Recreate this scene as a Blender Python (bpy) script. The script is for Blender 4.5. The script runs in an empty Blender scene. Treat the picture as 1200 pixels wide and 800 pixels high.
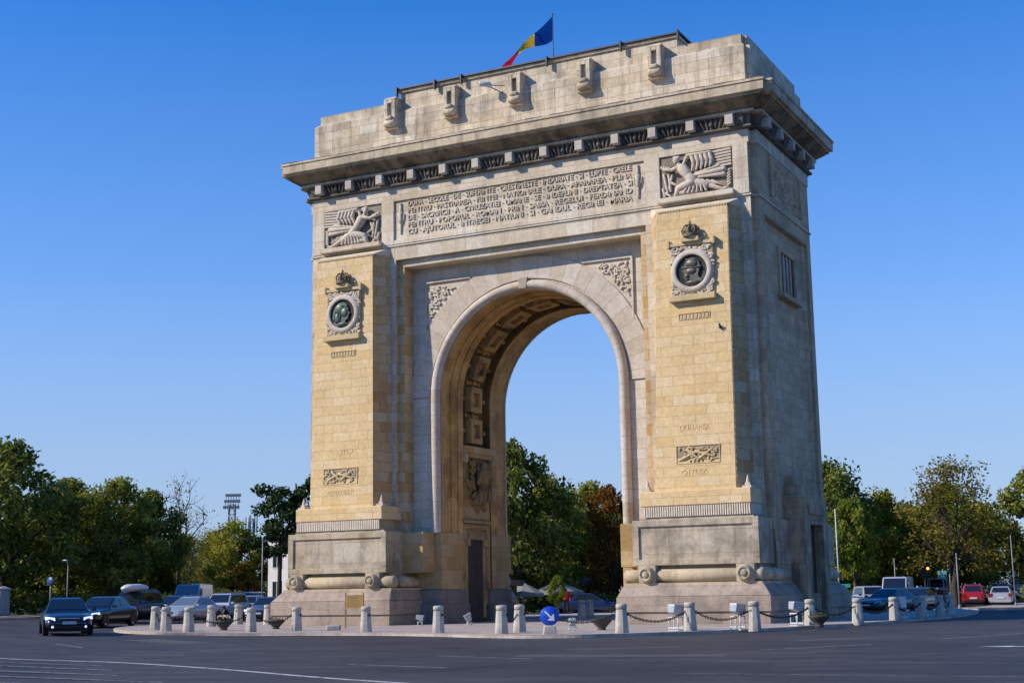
import bpy, bmesh, math, random
from mathutils import Vector, Matrix
from math import sin, cos, pi, sqrt, atan2, radians
random.seed(7)
sc = bpy.context.scene
COL = sc.collection
R = random.Random(11)

# ------------------------------------------------------------------ camera / world constants
YAW, PIT, ROLL = .4742, .1759, -.0164
CAM = Vector((30.8452, -65.3526, 1.4))
def lat(x, y): return (x-CAM.x)*cos(YAW)+(y-CAM.y)*sin(YAW)
def gz(x, y):
    """height of the carriageway: it climbs gently towards the left of the square"""
    l = -lat(x, y)-11
    return -.10+(min(.5, .025*l) if l > 0 else 0)

# ------------------------------------------------------------------ mesh helpers
class MB:
    def __init__(s): s.v = []; s.f = []; s.m = []; s.sm = []; s.uv = {}
    def add(s, vs, fs, m=0, smooth=False, uvs=None):
        o = len(s.v); s.v += [tuple(p) for p in vs]
        for i, f in enumerate(fs):
            if uvs: s.uv[len(s.f)] = uvs[i]
            s.f.append(tuple(o+k for k in f)); s.m.append(m); s.sm.append(smooth)
    def box(s, x0, x1, y0, y1, z0, z1, m=0):
        s.hexa([(x0,y0,z0),(x1,y0,z0),(x1,y1,z0),(x0,y1,z0)], [(x0,y0,z1),(x1,y0,z1),(x1,y1,z1),(x0,y1,z1)], m)
    def hexa(s, a, b, m=0):
        s.prism2(a, b, m)
    def prism2(s, a, b, m=0, caps=True, smooth=False):
        n = len(a)
        fs = [(i, (i+1) % n, n+(i+1) % n, n+i) for i in range(n)]
        s.add(list(a)+list(b), fs, m, smooth)
        if caps: s.add(a, [tuple(range(n))[::-1]], m); s.add(b, [tuple(range(n))], m)
    def prism(s, poly, z0, z1, m=0, caps=True):
        s.prism2([(x, y, z0) for x, y in poly], [(x, y, z1) for x, y in poly], m, caps)
    def obox(s, c, ux, uy, uz, m=0):
        c = Vector(c); ux = Vector(ux); uy = Vector(uy); uz = Vector(uz)
        s.hexa([c-ux-uy-uz, c+ux-uy-uz, c+ux+uy-uz, c-ux+uy-uz], [c-ux-uy+uz, c+ux-uy+uz, c+ux+uy+uz, c-ux+uy+uz], m)
    def lathe(s, prof, c=(0,0,0), ax='z', n=20, m=0, smooth=True):
        vs = []; k = len(prof)
        for i in range(n):
            a = 2*pi*i/n
            for r, h in prof:
                p = (r*cos(a), r*sin(a), h)
                if ax == 'y': p = (p[0], p[2], p[1])
                if ax == 'x': p = (p[2], p[0], p[1])
                vs.append((c[0]+p[0], c[1]+p[1], c[2]+p[2]))
        fs = [(i*k+j, ((i+1) % n)*k+j, ((i+1) % n)*k+j+1, i*k+j+1) for i in range(n) for j in range(k-1)]
        s.add(vs, fs, m, smooth)
    def tube(s, pts, rs, n=6, m=0, smooth=True, cap=True):
        pts = [Vector(p) for p in pts]
        if not hasattr(rs, '__len__'): rs = [rs]*len(pts)
        vs = []; prev = None
        for i, p in enumerate(pts):
            t = (pts[min(i+1, len(pts)-1)]-pts[max(i-1, 0)])
            if t.length < 1e-6: t = Vector((0,0,1))
            t.normalize()
            if prev is None:
                a = Vector((0,0,1)) if abs(t.z) < .9 else Vector((1,0,0))
                prev = t.cross(a).normalized()
            u = (prev-t*prev.dot(t)).normalized(); w = t.cross(u); prev = u
            vs += [p+(u*cos(2*pi*k/n)+w*sin(2*pi*k/n))*rs[i] for k in range(n)]
        fs = [(i*n+k, i*n+(k+1) % n, (i+1)*n+(k+1) % n, (i+1)*n+k) for i in range(len(pts)-1) for k in range(n)]
        if cap: fs += [tuple(range(n))[::-1], tuple(range((len(pts)-1)*n, len(pts)*n))]
        s.add(vs, fs, m, smooth)
    def ball(s, c, r, n=10, m=0, k=6, M=None):
        if not hasattr(r, '__len__'): r = (r, r, r)
        vs = []
        for j in range(k+1):
            b = -pi/2+pi*j/k
            for i in range(n):
                a = 2*pi*i/n
                p = Vector((r[0]*cos(b)*cos(a), r[1]*cos(b)*sin(a), r[2]*sin(b)))
                if M: p = M @ p
                vs.append(Vector(c)+p)
        fs = [(j*n+i, j*n+(i+1) % n, (j+1)*n+(i+1) % n, (j+1)*n+i) for j in range(k) for i in range(n)]
        s.add(vs, fs, m, True)
    def capsule(s, a, b, ra, rb, n=8, m=0, sy=1.0):
        """tapered limb with rounded ends; sy flattens it in y about a"""
        a = Vector(a); b = Vector(b); d = (b-a)
        pts = [a-d.normalized()*ra*.8, a-d.normalized()*ra*.4, a, b, b+d.normalized()*rb*.4, b+d.normalized()*rb*.8]
        o = len(s.v)
        s.tube(pts, [ra*.35, ra*.85, ra, rb, rb*.85, rb*.35], n, m)
        if sy != 1:
            for i in range(o, len(s.v)):
                x, y, z = s.v[i]; s.v[i] = (x, a.y+(y-a.y)*sy, z)
    def poly(s, pts, m=0): s.add(pts, [tuple(range(len(pts)))], m)
    def xf(s, M, o=0):
        for i in range(o, len(s.v)): s.v[i] = tuple(M @ Vector(s.v[i]))
    def build(s, name, mats, parent=None, bevel=0, fix=True, segs=1):
        me = bpy.data.meshes.new(name)
        me.from_pydata(s.v, [], s.f)
        if not isinstance(mats, (list, tuple)): mats = [mats]
        for m in mats: me.materials.append(m)
        me.polygons.foreach_set('material_index', s.m)
        me.polygons.foreach_set('use_smooth', s.sm)
        if s.uv:
            ul = me.uv_layers.new(name='UVMap')
            for fi, uvs in s.uv.items():
                for li, uv in zip(me.polygons[fi].loop_indices, uvs): ul.data[li].uv = uv
        if fix or bevel:
            bm = bmesh.new(); bm.from_mesh(me)
            if bevel: bmesh.ops.remove_doubles(bm, verts=bm.verts, dist=1e-5)
            bmesh.ops.recalc_face_normals(bm, faces=bm.faces)
            bm.to_mesh(me); bm.free()
        me.update()
        o = bpy.data.objects.new(name, me); COL.objects.link(o)
        if parent: o.parent = parent
        if bevel:
            md = o.modifiers.new('bevel', 'BEVEL'); md.width = bevel; md.segments = segs; md.limit_method = 'ANGLE'; md.angle_limit = radians(40)
        return o

def tag(o, label=None, cat=None, group=None, kind=None):
    if label: o['label'] = label
    if cat: o['category'] = cat
    if group: o['group'] = group
    if kind: o['kind'] = kind
    return o
def thing(name, label, cat, loc=(0,0,0), rz=0, group=None):
    o = bpy.data.objects.new(name, None); COL.objects.link(o); o.empty_display_size = .3
    o.location = loc; o.rotation_euler = (0, 0, rz)
    return tag(o, label, cat, group)
def copy_tree(o, parent=None):
    c = o.copy(); COL.objects.link(c); c.parent = parent
    for ch in list(o.children): copy_tree(ch, c)
    return c

# ------------------------------------------------------------------ materials
def newmat(name):
    m = bpy.data.materials.new(name); m.use_nodes = True
    nt = m.node_tree; b = nt.nodes['Principled BSDF']
    return m, nt, b
def N(nt, t, **k):
    n = nt.nodes.new(t)
    for a, v in k.items():
        if a.startswith('i_'):
            n.inputs[a[2:].replace('_', ' ')].default_value = v
        else: setattr(n, a, v)
    return n
def math_(nt, op, a, b=None):
    n = nt.nodes.new('ShaderNodeMath'); n.operation = op
    for i, v in ((0, a), (1, b)):
        if v is None: continue
        if isinstance(v, (int, float)): n.inputs[i].default_value = v
        else: nt.links.new(v, n.inputs[i])
    return n.outputs[0]
def mixc(nt, fac, a, b, mode='MIX'):
    n = nt.nodes.new('ShaderNodeMix'); n.data_type = 'RGBA'; n.blend_type = mode
    for i, v in ((0, fac), (6, a), (7, b)):
        if isinstance(v, (int, float)): n.inputs[i].default_value = v
        elif isinstance(v, tuple): n.inputs[i].default_value = (*v[:3], 1)
        else: nt.links.new(v, n.inputs[i])
    return n.outputs[2]
def ramp(nt, fac, stops):
    n = nt.nodes.new('ShaderNodeValToRGB'); el = n.color_ramp.elements
    while len(el) < len(stops): el.new(.5)
    for e, (p, c) in zip(el, stops):
        e.position = p; e.color = (*c, 1) if len(c) == 3 else c
    nt.links.new(fac, n.inputs[0]); return n.outputs[0]
def noise(nt, vec, scale, detail=4, rough=.55):
    n = N(nt, 'ShaderNodeTexNoise'); n.inputs['Scale'].default_value = scale; n.inputs['Detail'].default_value = detail; n.inputs['Roughness'].default_value = rough
    if vec is not None: nt.links.new(vec, n.inputs['Vector'])
    return n.outputs[0]
def scaled(nt, vec, s):
    n = nt.nodes.new('ShaderNodeVectorMath'); n.operation = 'MULTIPLY'; nt.links.new(vec, n.inputs[0]); n.inputs[1].default_value = s
    return n.outputs[0]

def stone(name, cols, bw=1.0, bh=.45, mortar=.6, grime=.35, streak=.3, bump=.25, rough=.85, uv=False, gcol=(.05,.045,.04), msize=.012, zdirt=None):
    m, nt, b = newmat(name); L = nt.links
    geo = N(nt, 'ShaderNodeNewGeometry'); tc = N(nt, 'ShaderNodeTexCoord')
    pos = tc.outputs['Object']
    if uv:
        vec = tc.outputs['UV']
    else:
        sp = N(nt, 'ShaderNodeSeparateXYZ'); L.new(pos, sp.inputs[0])
        sn = N(nt, 'ShaderNodeSeparateXYZ'); L.new(geo.outputs['True Normal'], sn.inputs[0])
        ax = math_(nt, 'ABSOLUTE', sn.outputs[0]); ay = math_(nt, 'ABSOLUTE', sn.outputs[1])
        g = math_(nt, 'GREATER_THAN', ax, ay)
        mx = N(nt, 'ShaderNodeMix'); L.new(g, mx.inputs[0]); L.new(sp.outputs[0], mx.inputs[2]); L.new(sp.outputs[1], mx.inputs[3])
        cb = N(nt, 'ShaderNodeCombineXYZ'); L.new(mx.outputs[0], cb.inputs[0]); L.new(sp.outputs[2], cb.inputs[1])
        vec = cb.outputs[0]
    br = N(nt, 'ShaderNodeTexBrick'); L.new(vec, br.inputs['Vector'])
    br.inputs['Color1'].default_value = (0,0,0,1); br.inputs['Color2'].default_value = (1,1,1,1); br.inputs['Mortar'].default_value = (.5,.5,.5,1)
    br.inputs['Scale'].default_value = 1; br.inputs['Mortar Size'].default_value = msize; br.inputs['Brick Width'].default_value = bw; br.inputs['Row Height'].default_value = bh
    br.inputs['Mortar Smooth'].default_value = .3
    n = len(cols)
    c = ramp(nt, br.outputs['Color'], [(i/(n-1), cols[i]) for i in range(n)])
    fine = noise(nt, pos, 6, 3, .65)
    c = mixc(nt, 1, c, ramp(nt, fine, [(.25, (.8,.79,.77)), (.75, (1.12,1.12,1.12))]), 'MULTIPLY')
    # mortar
    fm = math_(nt, 'MULTIPLY', br.outputs['Fac'], mortar)
    c = mixc(nt, fm, c, mixc(nt, 1, c, (.42,.39,.35), 'MULTIPLY'))
    # rain streaks and soot patches
    st = noise(nt, scaled(nt, pos, (2.4, 2.4, .16)), 1.0, 4, .62)
    f1 = math_(nt, 'MULTIPLY', ramp(nt, st, [(.5, (0,0,0)), (.74, (1,1,1))]), streak)
    c = mixc(nt, f1, c, mixc(nt, .90, c, gcol))
    pn = noise(nt, pos, .55, 4, .65)
    f2 = math_(nt, 'MULTIPLY', ramp(nt, pn, [(.47, (0,0,0)), (.60, (1,1,1))]), grime)
    c = mixc(nt, f2, c, mixc(nt, .80, c, gcol))
    if zdirt:   # dirtier below / above a height
        spz = N(nt, 'ShaderNodeSeparateXYZ'); L.new(pos, spz.inputs[0])
        z0, z1, amt = zdirt
        mr = N(nt, 'ShaderNodeMapRange'); L.new(spz.outputs[2], mr.inputs[0]); mr.inputs[1].default_value = z0; mr.inputs[2].default_value = z1
        f3 = math_(nt, 'MULTIPLY', math_(nt, 'MULTIPLY', mr.outputs[0], amt), ramp(nt, noise(nt, scaled(nt, pos, (1.6,1.6,.5)), 1.1, 5, .6), [(.35, (.1,.1,.1)), (.6, (1,1,1))]))
        c = mixc(nt, f3, c, gcol)
    L.new(c, b.inputs['Base Color']); b.inputs['Roughness'].default_value = rough; b.inputs['Specular IOR Level'].default_value = .25
    h = math_(nt, 'ADD', math_(nt, 'MULTIPLY', br.outputs['Fac'], -1.0), math_(nt, 'MULTIPLY', fine, .5))
    bp = N(nt, 'ShaderNodeBump'); bp.inputs['Strength'].default_value = bump; bp.inputs['Distance'].default_value = .03
    L.new(h, bp.inputs['Height']); L.new(bp.outputs[0], b.inputs['Normal'])
    return m
def plain(name, col, rough=.6, metal=0, var=.15, scale=8, bump=0, emit=None, spec=.4, coat=0):
    m, nt, b = newmat(name)
    tc = N(nt, 'ShaderNodeTexCoord')
    nz = noise(nt, tc.outputs['Object'], scale, 4, .6)
    c = mixc(nt, 1, (*col, 1), ramp(nt, nz, [(.3, (1-var,)*3), (.7, (1+var,)*3)]), 'MULTIPLY')
    nt.links.new(c, b.inputs['Base Color'])
    b.inputs['Roughness'].default_value = rough; b.inputs['Metallic'].default_value = metal; b.inputs['Specular IOR Level'].default_value = spec
    if coat: b.inputs['Coat Weight'].default_value = coat; b.inputs['Coat Roughness'].default_value = .04
    if bump:
        bp = N(nt, 'ShaderNodeBump'); bp.inputs['Strength'].default_value = bump; bp.inputs['Distance'].default_value = .02
        nt.links.new(nz, bp.inputs['Height']); nt.links.new(bp.outputs[0], b.inputs['Normal'])
    if emit:
        b.inputs['Emission Color'].default_value = (*emit[0], 1); b.inputs['Emission Strength'].default_value = emit[1]
    return m

PALE = [(.58,.475,.335), (.62,.52,.38), (.54,.435,.30), (.66,.575,.45), (.60,.46,.275)]
WARM = [(.71,.515,.265), (.73,.54,.29), (.68,.475,.22), (.75,.58,.35), (.70,.49,.23)]
YEL = [(.55,.38,.18), (.60,.44,.25), (.50,.30,.11), (.59,.48,.32), (.56,.39,.19)]
M_pale = stone('pale_limestone', PALE, 1.25, .62, grime=.3, streak=.4)
M_frieze = stone('frieze_limestone', [(.65,.54,.395),(.70,.60,.46),(.60,.49,.34),(.73,.645,.52)], 1.4, .95, mortar=.6, grime=.14, streak=.35)
M_center = stone('white_limestone', [(.63,.53,.405),(.67,.58,.46),(.59,.485,.36),(.69,.61,.50)], .95, .47, mortar=.5, grime=.14, streak=.15)
M_warm = stone('golden_limestone', WARM, 1.05, .455, mortar=.5, grime=.07, streak=.10)
M_yel = stone('ochre_limestone', YEL, .9, .5, mortar=.5, grime=.16, streak=.16)
M_side = stone('side_limestone', [(.60,.43,.27),(.66,.48,.31),(.54,.38,.23),(.70,.53,.37)], .95, .5, mortar=.6, grime=.25, streak=.22, zdirt=(8.0, 3.5, .7))
M_attic = stone('attic_limestone', [(.65,.54,.385),(.71,.60,.45),(.59,.475,.32),(.74,.645,.51)], 1.15, .5, grime=.42, streak=.7, mortar=.85, gcol=(.085,.07,.05))
M_corn = stone('cornice_limestone', [(.60,.49,.33),(.64,.53,.38),(.55,.445,.295)], 1.5, 2.0, grime=.4, streak=.6, mortar=.7, gcol=(.085,.07,.05))
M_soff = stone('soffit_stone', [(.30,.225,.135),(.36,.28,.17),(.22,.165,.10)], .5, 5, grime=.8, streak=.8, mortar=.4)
M_ped = stone('pedestal_stone', [(.47,.385,.27),(.52,.44,.325),(.45,.355,.22),(.54,.47,.37)], 1.6, 1.0, grime=.62, streak=.55, mortar=.5, gcol=(.085,.07,.05))
M_ped2 = stone('roll_stone', [(.52,.41,.26),(.56,.45,.31)], 1.3, 4, grime=.4, streak=.2, mortar=.4)
M_flute = stone('flute_stone', [(.72,.61,.48),(.75,.65,.52)], 4, 4, grime=.1, streak=.05, mortar=0, msize=.001)
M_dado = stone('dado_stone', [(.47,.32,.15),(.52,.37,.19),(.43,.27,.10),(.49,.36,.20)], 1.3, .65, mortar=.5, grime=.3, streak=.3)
M_plinth = stone('plinth_granite', [(.38,.295,.225),(.42,.335,.265),(.35,.27,.205)], 2.2, .8, grime=.4, streak=.3, mortar=.5)
M_base = stone('base_granite', [(.21,.18,.155),(.25,.215,.19)], 2.2, 1.2, grime=.5, streak=.35, mortar=.4)
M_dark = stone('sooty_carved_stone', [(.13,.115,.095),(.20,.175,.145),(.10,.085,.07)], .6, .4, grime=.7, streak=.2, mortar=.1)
M_carve = stone('carved_stone', [(.60,.50,.385),(.63,.54,.43)], 4, 4, grime=.15, streak=.1, mortar=0, msize=.001)
M_carvey = stone('carved_golden_stone', [(.60,.45,.24),(.63,.48,.28)], 4, 4, grime=.15, streak=.1, mortar=0, msize=.001)
M_ring = stone('pale_ring_stone', [(.56,.49,.39),(.59,.52,.42)], 4, 4, grime=.15, streak=.08, mortar=0, msize=.001)
M_archv = stone('voussoir_stone', [(.58,.49,.385),(.63,.54,.45),(.54,.44,.32),(.65,.57,.48)], .62, 3.0, mortar=.55, grime=.15, streak=.1, uv=True)
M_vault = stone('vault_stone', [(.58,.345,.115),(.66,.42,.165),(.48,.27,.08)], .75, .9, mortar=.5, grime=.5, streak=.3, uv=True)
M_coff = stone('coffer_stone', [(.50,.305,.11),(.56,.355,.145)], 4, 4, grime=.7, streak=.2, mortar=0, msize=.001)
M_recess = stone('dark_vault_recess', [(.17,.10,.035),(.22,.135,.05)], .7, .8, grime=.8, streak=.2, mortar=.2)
M_bronze = plain('dark_bronze', (.125,.115,.09), .45, .3, .35, 6, .2)
M_bronzeg = plain('green_bronze', (.10,.125,.10), .45, .3, .4, 6, .2)
M_iron = plain('black_iron', (.018,.018,.02), .5, .6, .2)
M_bground = plain('portrait_ground_bronze', (.028,.027,.024), .6, .3, .3, 6)  # kept darker than the heads, whose bronze has their sunlit tone painted in
M_field2 = stone('shaded_field', [(.34,.265,.165),(.38,.30,.20)], 4, 4, grime=.5, streak=.2, mortar=0, msize=.001)  # backing of the carvings, shade between the leaves put into its colour
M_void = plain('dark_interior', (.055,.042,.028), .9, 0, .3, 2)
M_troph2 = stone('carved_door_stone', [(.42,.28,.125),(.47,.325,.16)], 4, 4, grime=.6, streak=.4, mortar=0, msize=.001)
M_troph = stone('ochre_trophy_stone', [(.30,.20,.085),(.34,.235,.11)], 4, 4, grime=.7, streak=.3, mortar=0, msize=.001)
M_glass = plain('window_glass', (.02,.022,.025), .12, 0, .1)
M_roofm = plain('dark_roof_metal', (.06,.06,.065), .5, .5)

# ------------------------------------------------------------------ the arch
ARCH = thing('triumphal_arch', 'huge golden stone triumphal arch with bronze medallions and carved inscription on the traffic island', 'triumphal arch')
def part(mb, name, mat, parent=ARCH, bevel=0, label=None):
    o = mb.build(name, mat, parent, bevel)
    if label: o['label'] = label
    return o
AR, AZ = 4.95, 11.3           # arch radius and springing height
def both(fn):
    for s in (1, -1): fn(s)

# --- piers: plan of the right pier, mirrored to the left (sx) ; open towards the passage
def pier_plan():
    half = [(6.55,-3.65),(6.55,-4.50),(6.92,-4.50),(6.92,-4.75),(12.08,-4.75),(12.08,-4.40),(12.38,-4.40),(12.38,-3.75),(12.25,-3.75),(12.25,-3.25),(12.12,-3.10)]
    return half+[(x, -y) for x, y in half[::-1]]
for sx in (-1, 1):
    P = pier_plan(); n = len(P)
    mb = MB(); 
    P3 = [(sx*x, y) for x, y in P]
    # upright shaft, split so every face carries the stone it has in the photo
    for i in range(n-1):
        (x0, y0), (x1, y1) = P3[i], P3[i+1]
        inner = abs(x0) < 6.93 and abs(x1) < 6.93
        side = abs(x0) > 12.05 and abs(x1) > 12.05
        mi = 1 if inner else (2 if side else 0)
        mb.add([(x0,y0,1.0),(x1,y1,1.0),(x1,y1,18.40),(x0,y0,18.40)], [(0,1,2,3)], mi)
    part(mb, 'pier', [M_pale, M_yel, M_side])

# --- upper block with lintel steps
mb = MB()
up = [(12.08,-4.75),(12.08,-4.40),(12.38,-4.40)]
plan = [(-12.38,-4.40),(-12.08,-4.40),(-12.08,-4.75)]+up
plan = plan+[(x, -y) for x, y in plan[::-1]]
pts0 = [(x, y, 18.40) for x, y in plan]; pts1 = [(x, y, 22.30) for x, y in plan]
n = len(plan)
for i in range(n):
    j = (i+1) % n
    side = abs(plan[i][0]) > 12.05 and abs(plan[j][0]) > 12.05 and plan[i][0]*plan[j][0] > 0
    mb.add([pts0[i], pts0[j], pts1[j], pts1[i]], [(0,1,2,3)], 1 if side else 0)
mb.add([pts0[i] for i in range(n)], [tuple(range(n))], 0)
# course under the ledge stands 5 cm proud above the shadow line
mb2 = MB()
def girdle(mb, z0, z1, d, m=0, plan=plan):
    q = []
    for x, y in plan:
        q.append((x+math.copysign(d, x), y+math.copysign(d, y)))
    mb.prism(q, z0, z1, m)
girdle(mb2, 19.10, 19.20, .07)
girdle(mb2, 21.62, 22.28, .05)
# recessed field frames are given by plates: plates between panels stand proud of the field
def plate(mb, x0, x1, z0, z1, d=.10, m=0):
    for s in (-1, 1):
        mb.box(x0, x1, *sorted((s*4.745, s*(4.75+d))), z0, z1, m)
part(mb, 'upper_block', [M_frieze, M_side])
part(mb2, 'string_course', M_frieze, bevel=.015)
mb = MB()
# frieze plates (the panel fields are sunk between them)
for a, b, z0, z1 in ((-12.07,-11.30,19.21,21.61),(-7.72,-6.98,19.21,21.61),(6.98,7.74,19.21,21.61),(11.34,12.07,19.21,21.61),(-11.30,-7.72,21.52,21.61),(7.74,11.34,21.52,21.61)):
    plate(mb, a, b, z0, z1)
plate(mb, -6.98, 6.98, 21.50, 21.61, .10); plate(mb, -6.98, 6.98, 19.21, 19.42, .10)
part(mb, 'frieze_frame', M_frieze, bevel=.01)
for s in (-1, 1):   # lintel of the middle bay
    mb = MB(); mb.box(-6.90, 6.90, *sorted((s*3.60, s*4.498)), 18.02, 18.395)
    part(mb, 'lintel', M_frieze, bevel=.01)

# --- wall of the middle bay with the arch cut out
for s in (-1, 1):
    mb = MB(); y = s*3.65
    K = 48
    xs = [AR*sin(-pi/2+pi*i/K) for i in range(K+1)]
    for i in range(K):
        za = AZ+sqrt(max(0, AR**2-xs[i]**2)); zb = AZ+sqrt(max(0, AR**2-xs[i+1]**2))
        mb.add([(xs[i],y,za),(xs[i+1],y,zb),(xs[i+1],y,18.2),(xs[i],y,18.2)], [(0,1,2,3)])
    for sx in (-1, 1):
        mb.add([(sx*AR,y,1.0),(sx*6.56,y,1.0),(sx*6.56,y,18.2),(sx*AR,y,18.2)], [(0,1,2,3)])
    part(mb, 'bay_wall', M_center)

# --- swept mouldings round the opening
def arch_path(z0, r, nseg=40, njamb=10):
    p = []
    for i in range(njamb): p.append((-r, z0+(AZ-z0)*i/njamb, -1.0, 0.0))
    for i in range(nseg+1):
        a = pi-pi*i/nseg; p.append((r*cos(a), AZ+r*sin(a), cos(a), sin(a)))
    for i in range(1, njamb+1): p.append((r, AZ-(AZ-z0)*i/njamb, 1.0, 0.0))
    return p
def sweep(mb, prof, z0=1.6, r=AR, m=0, ms=None, smooth=False, path=None, closed=False):
    """prof: (y, outward offset) list"""
    path = path or arch_path(z0, r)
    k = len(prof); vs = []; L = [0]
    for i, (x, z, nx, nz) in enumerate(path):
        if i: L.append(L[-1]+sqrt((x-path[i-1][0])**2+(z-path[i-1][1])**2))
        vs += [(x+nx*d, y, z+nz*d) for y, d in prof]
    W = [0]
    for j in range(1, k): W.append(W[-1]+sqrt((prof[j][0]-prof[j-1][0])**2+(prof[j][1]-prof[j-1][1])**2))
    fs = []; uvs = []; mm = []
    for i in range(len(path)-1):
        for j in range(k-1):
            fs.append((i*k+j, i*k+j+1, (i+1)*k+j+1, (i+1)*k+j))
            uvs.append([(L[i], W[j]), (L[i], W[j+1]), (L[i+1], W[j+1]), (L[i+1], W[j])])
            mm.append(ms[j] if ms else m)
    o = len(mb.f); mb.add(vs, fs, m, smooth, uvs)
    for i, q in enumerate(mm): mb.m[o+i] = q
def roll_profile(s, y0, y1, r0, r1):
    """half-round moulding between offsets r0..r1, bulging out of the wall from y0 to y1"""
    p = []
    for i in range(11):
        a = pi*i/10; p.append((s*(y0+(y1-y0)*sin(a)), (r0+r1)/2-(r1-r0)/2*cos(a)))
    return p
for s in (-1, 1):
    mb = MB()
    sweep(mb, [(s*3.60,.50)]+roll_profile(s, 3.70, 4.02, -.03, .47)+[(s*3.55,-.03)], 4.45, smooth=True)
    part(mb, 'arch_roll_moulding', M_archv)
    mb = MB()   # flat ring of voussoirs, 6 cm proud, sharp outer edge
    path = [(AR*cos(pi-pi*i/60), AZ+AR*sin(pi-pi*i/60), cos(pi-pi*i/60), sin(pi-pi*i/60)) for i in range(61)]
    sweep(mb, [(s*3.60,1.68),(s*3.74,1.66),(s*3.72,.56),(s*3.60,.54)], path=path)
    part(mb, 'voussoir_ring', M_archv)
# --- the vault: bands, raised ribs, dark recess with coffers
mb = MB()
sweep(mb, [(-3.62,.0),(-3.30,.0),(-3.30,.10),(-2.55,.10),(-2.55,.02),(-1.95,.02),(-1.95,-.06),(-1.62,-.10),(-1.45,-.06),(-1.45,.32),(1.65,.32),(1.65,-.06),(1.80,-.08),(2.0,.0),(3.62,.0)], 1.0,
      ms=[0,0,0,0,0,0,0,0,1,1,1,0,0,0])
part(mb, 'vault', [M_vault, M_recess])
def vault_frame(t):
    """point and axes on the vault at arc length t measured from z=9 on the left jamb"""
    h = AZ-9.0; q = pi*AR
    if t < h: return Vector((-AR, 0, 9+t)), Vector((-1,0,0)), Vector((0,0,1))
    if t > h+q: return Vector((AR, 0, AZ-(t-h-q))), Vector((1,0,0)), Vector((0,0,-1))
    a = pi-(t-h)/AR
    n = Vector((cos(a), 0, sin(a))); return Vector((0,0,AZ))+n*AR, n, Vector((sin(a), 0, -cos(a)))
TL = 2*(AZ-9.0)+pi*AR
nc = 12
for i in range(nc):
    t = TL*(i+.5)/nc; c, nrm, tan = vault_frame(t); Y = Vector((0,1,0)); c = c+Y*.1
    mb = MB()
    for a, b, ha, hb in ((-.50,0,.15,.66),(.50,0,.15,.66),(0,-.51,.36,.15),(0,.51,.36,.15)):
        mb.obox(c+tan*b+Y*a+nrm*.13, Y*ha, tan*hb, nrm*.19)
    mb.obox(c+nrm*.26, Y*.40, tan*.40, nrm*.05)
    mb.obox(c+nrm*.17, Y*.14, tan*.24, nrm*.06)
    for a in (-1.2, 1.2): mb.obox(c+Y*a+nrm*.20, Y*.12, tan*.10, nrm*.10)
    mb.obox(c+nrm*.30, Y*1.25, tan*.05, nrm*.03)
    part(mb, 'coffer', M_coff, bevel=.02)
for i in range(nc-1):
    t = TL*(i+1)/nc; c, nrm, tan = vault_frame(t); Y = Vector((0,1,0)); c = c+Y*.1
    mb = MB()
    for a in (-.62,-.31,.31,.62): mb.obox(c+Y*a+nrm*.28, Y*.11+tan*.07*(1 if a > 0 else -1), tan*.09-Y*.05*(1 if a > 0 else -1), nrm*.05)
    mb.obox(c+nrm*.28, Y*.8, tan*.03, nrm*.04); mb.obox(c+nrm*.25, (Y+tan)*.11, (tan-Y)*.11, nrm*.08)
    part(mb, 'rosette_ornament', M_coff, bevel=.03)

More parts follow.
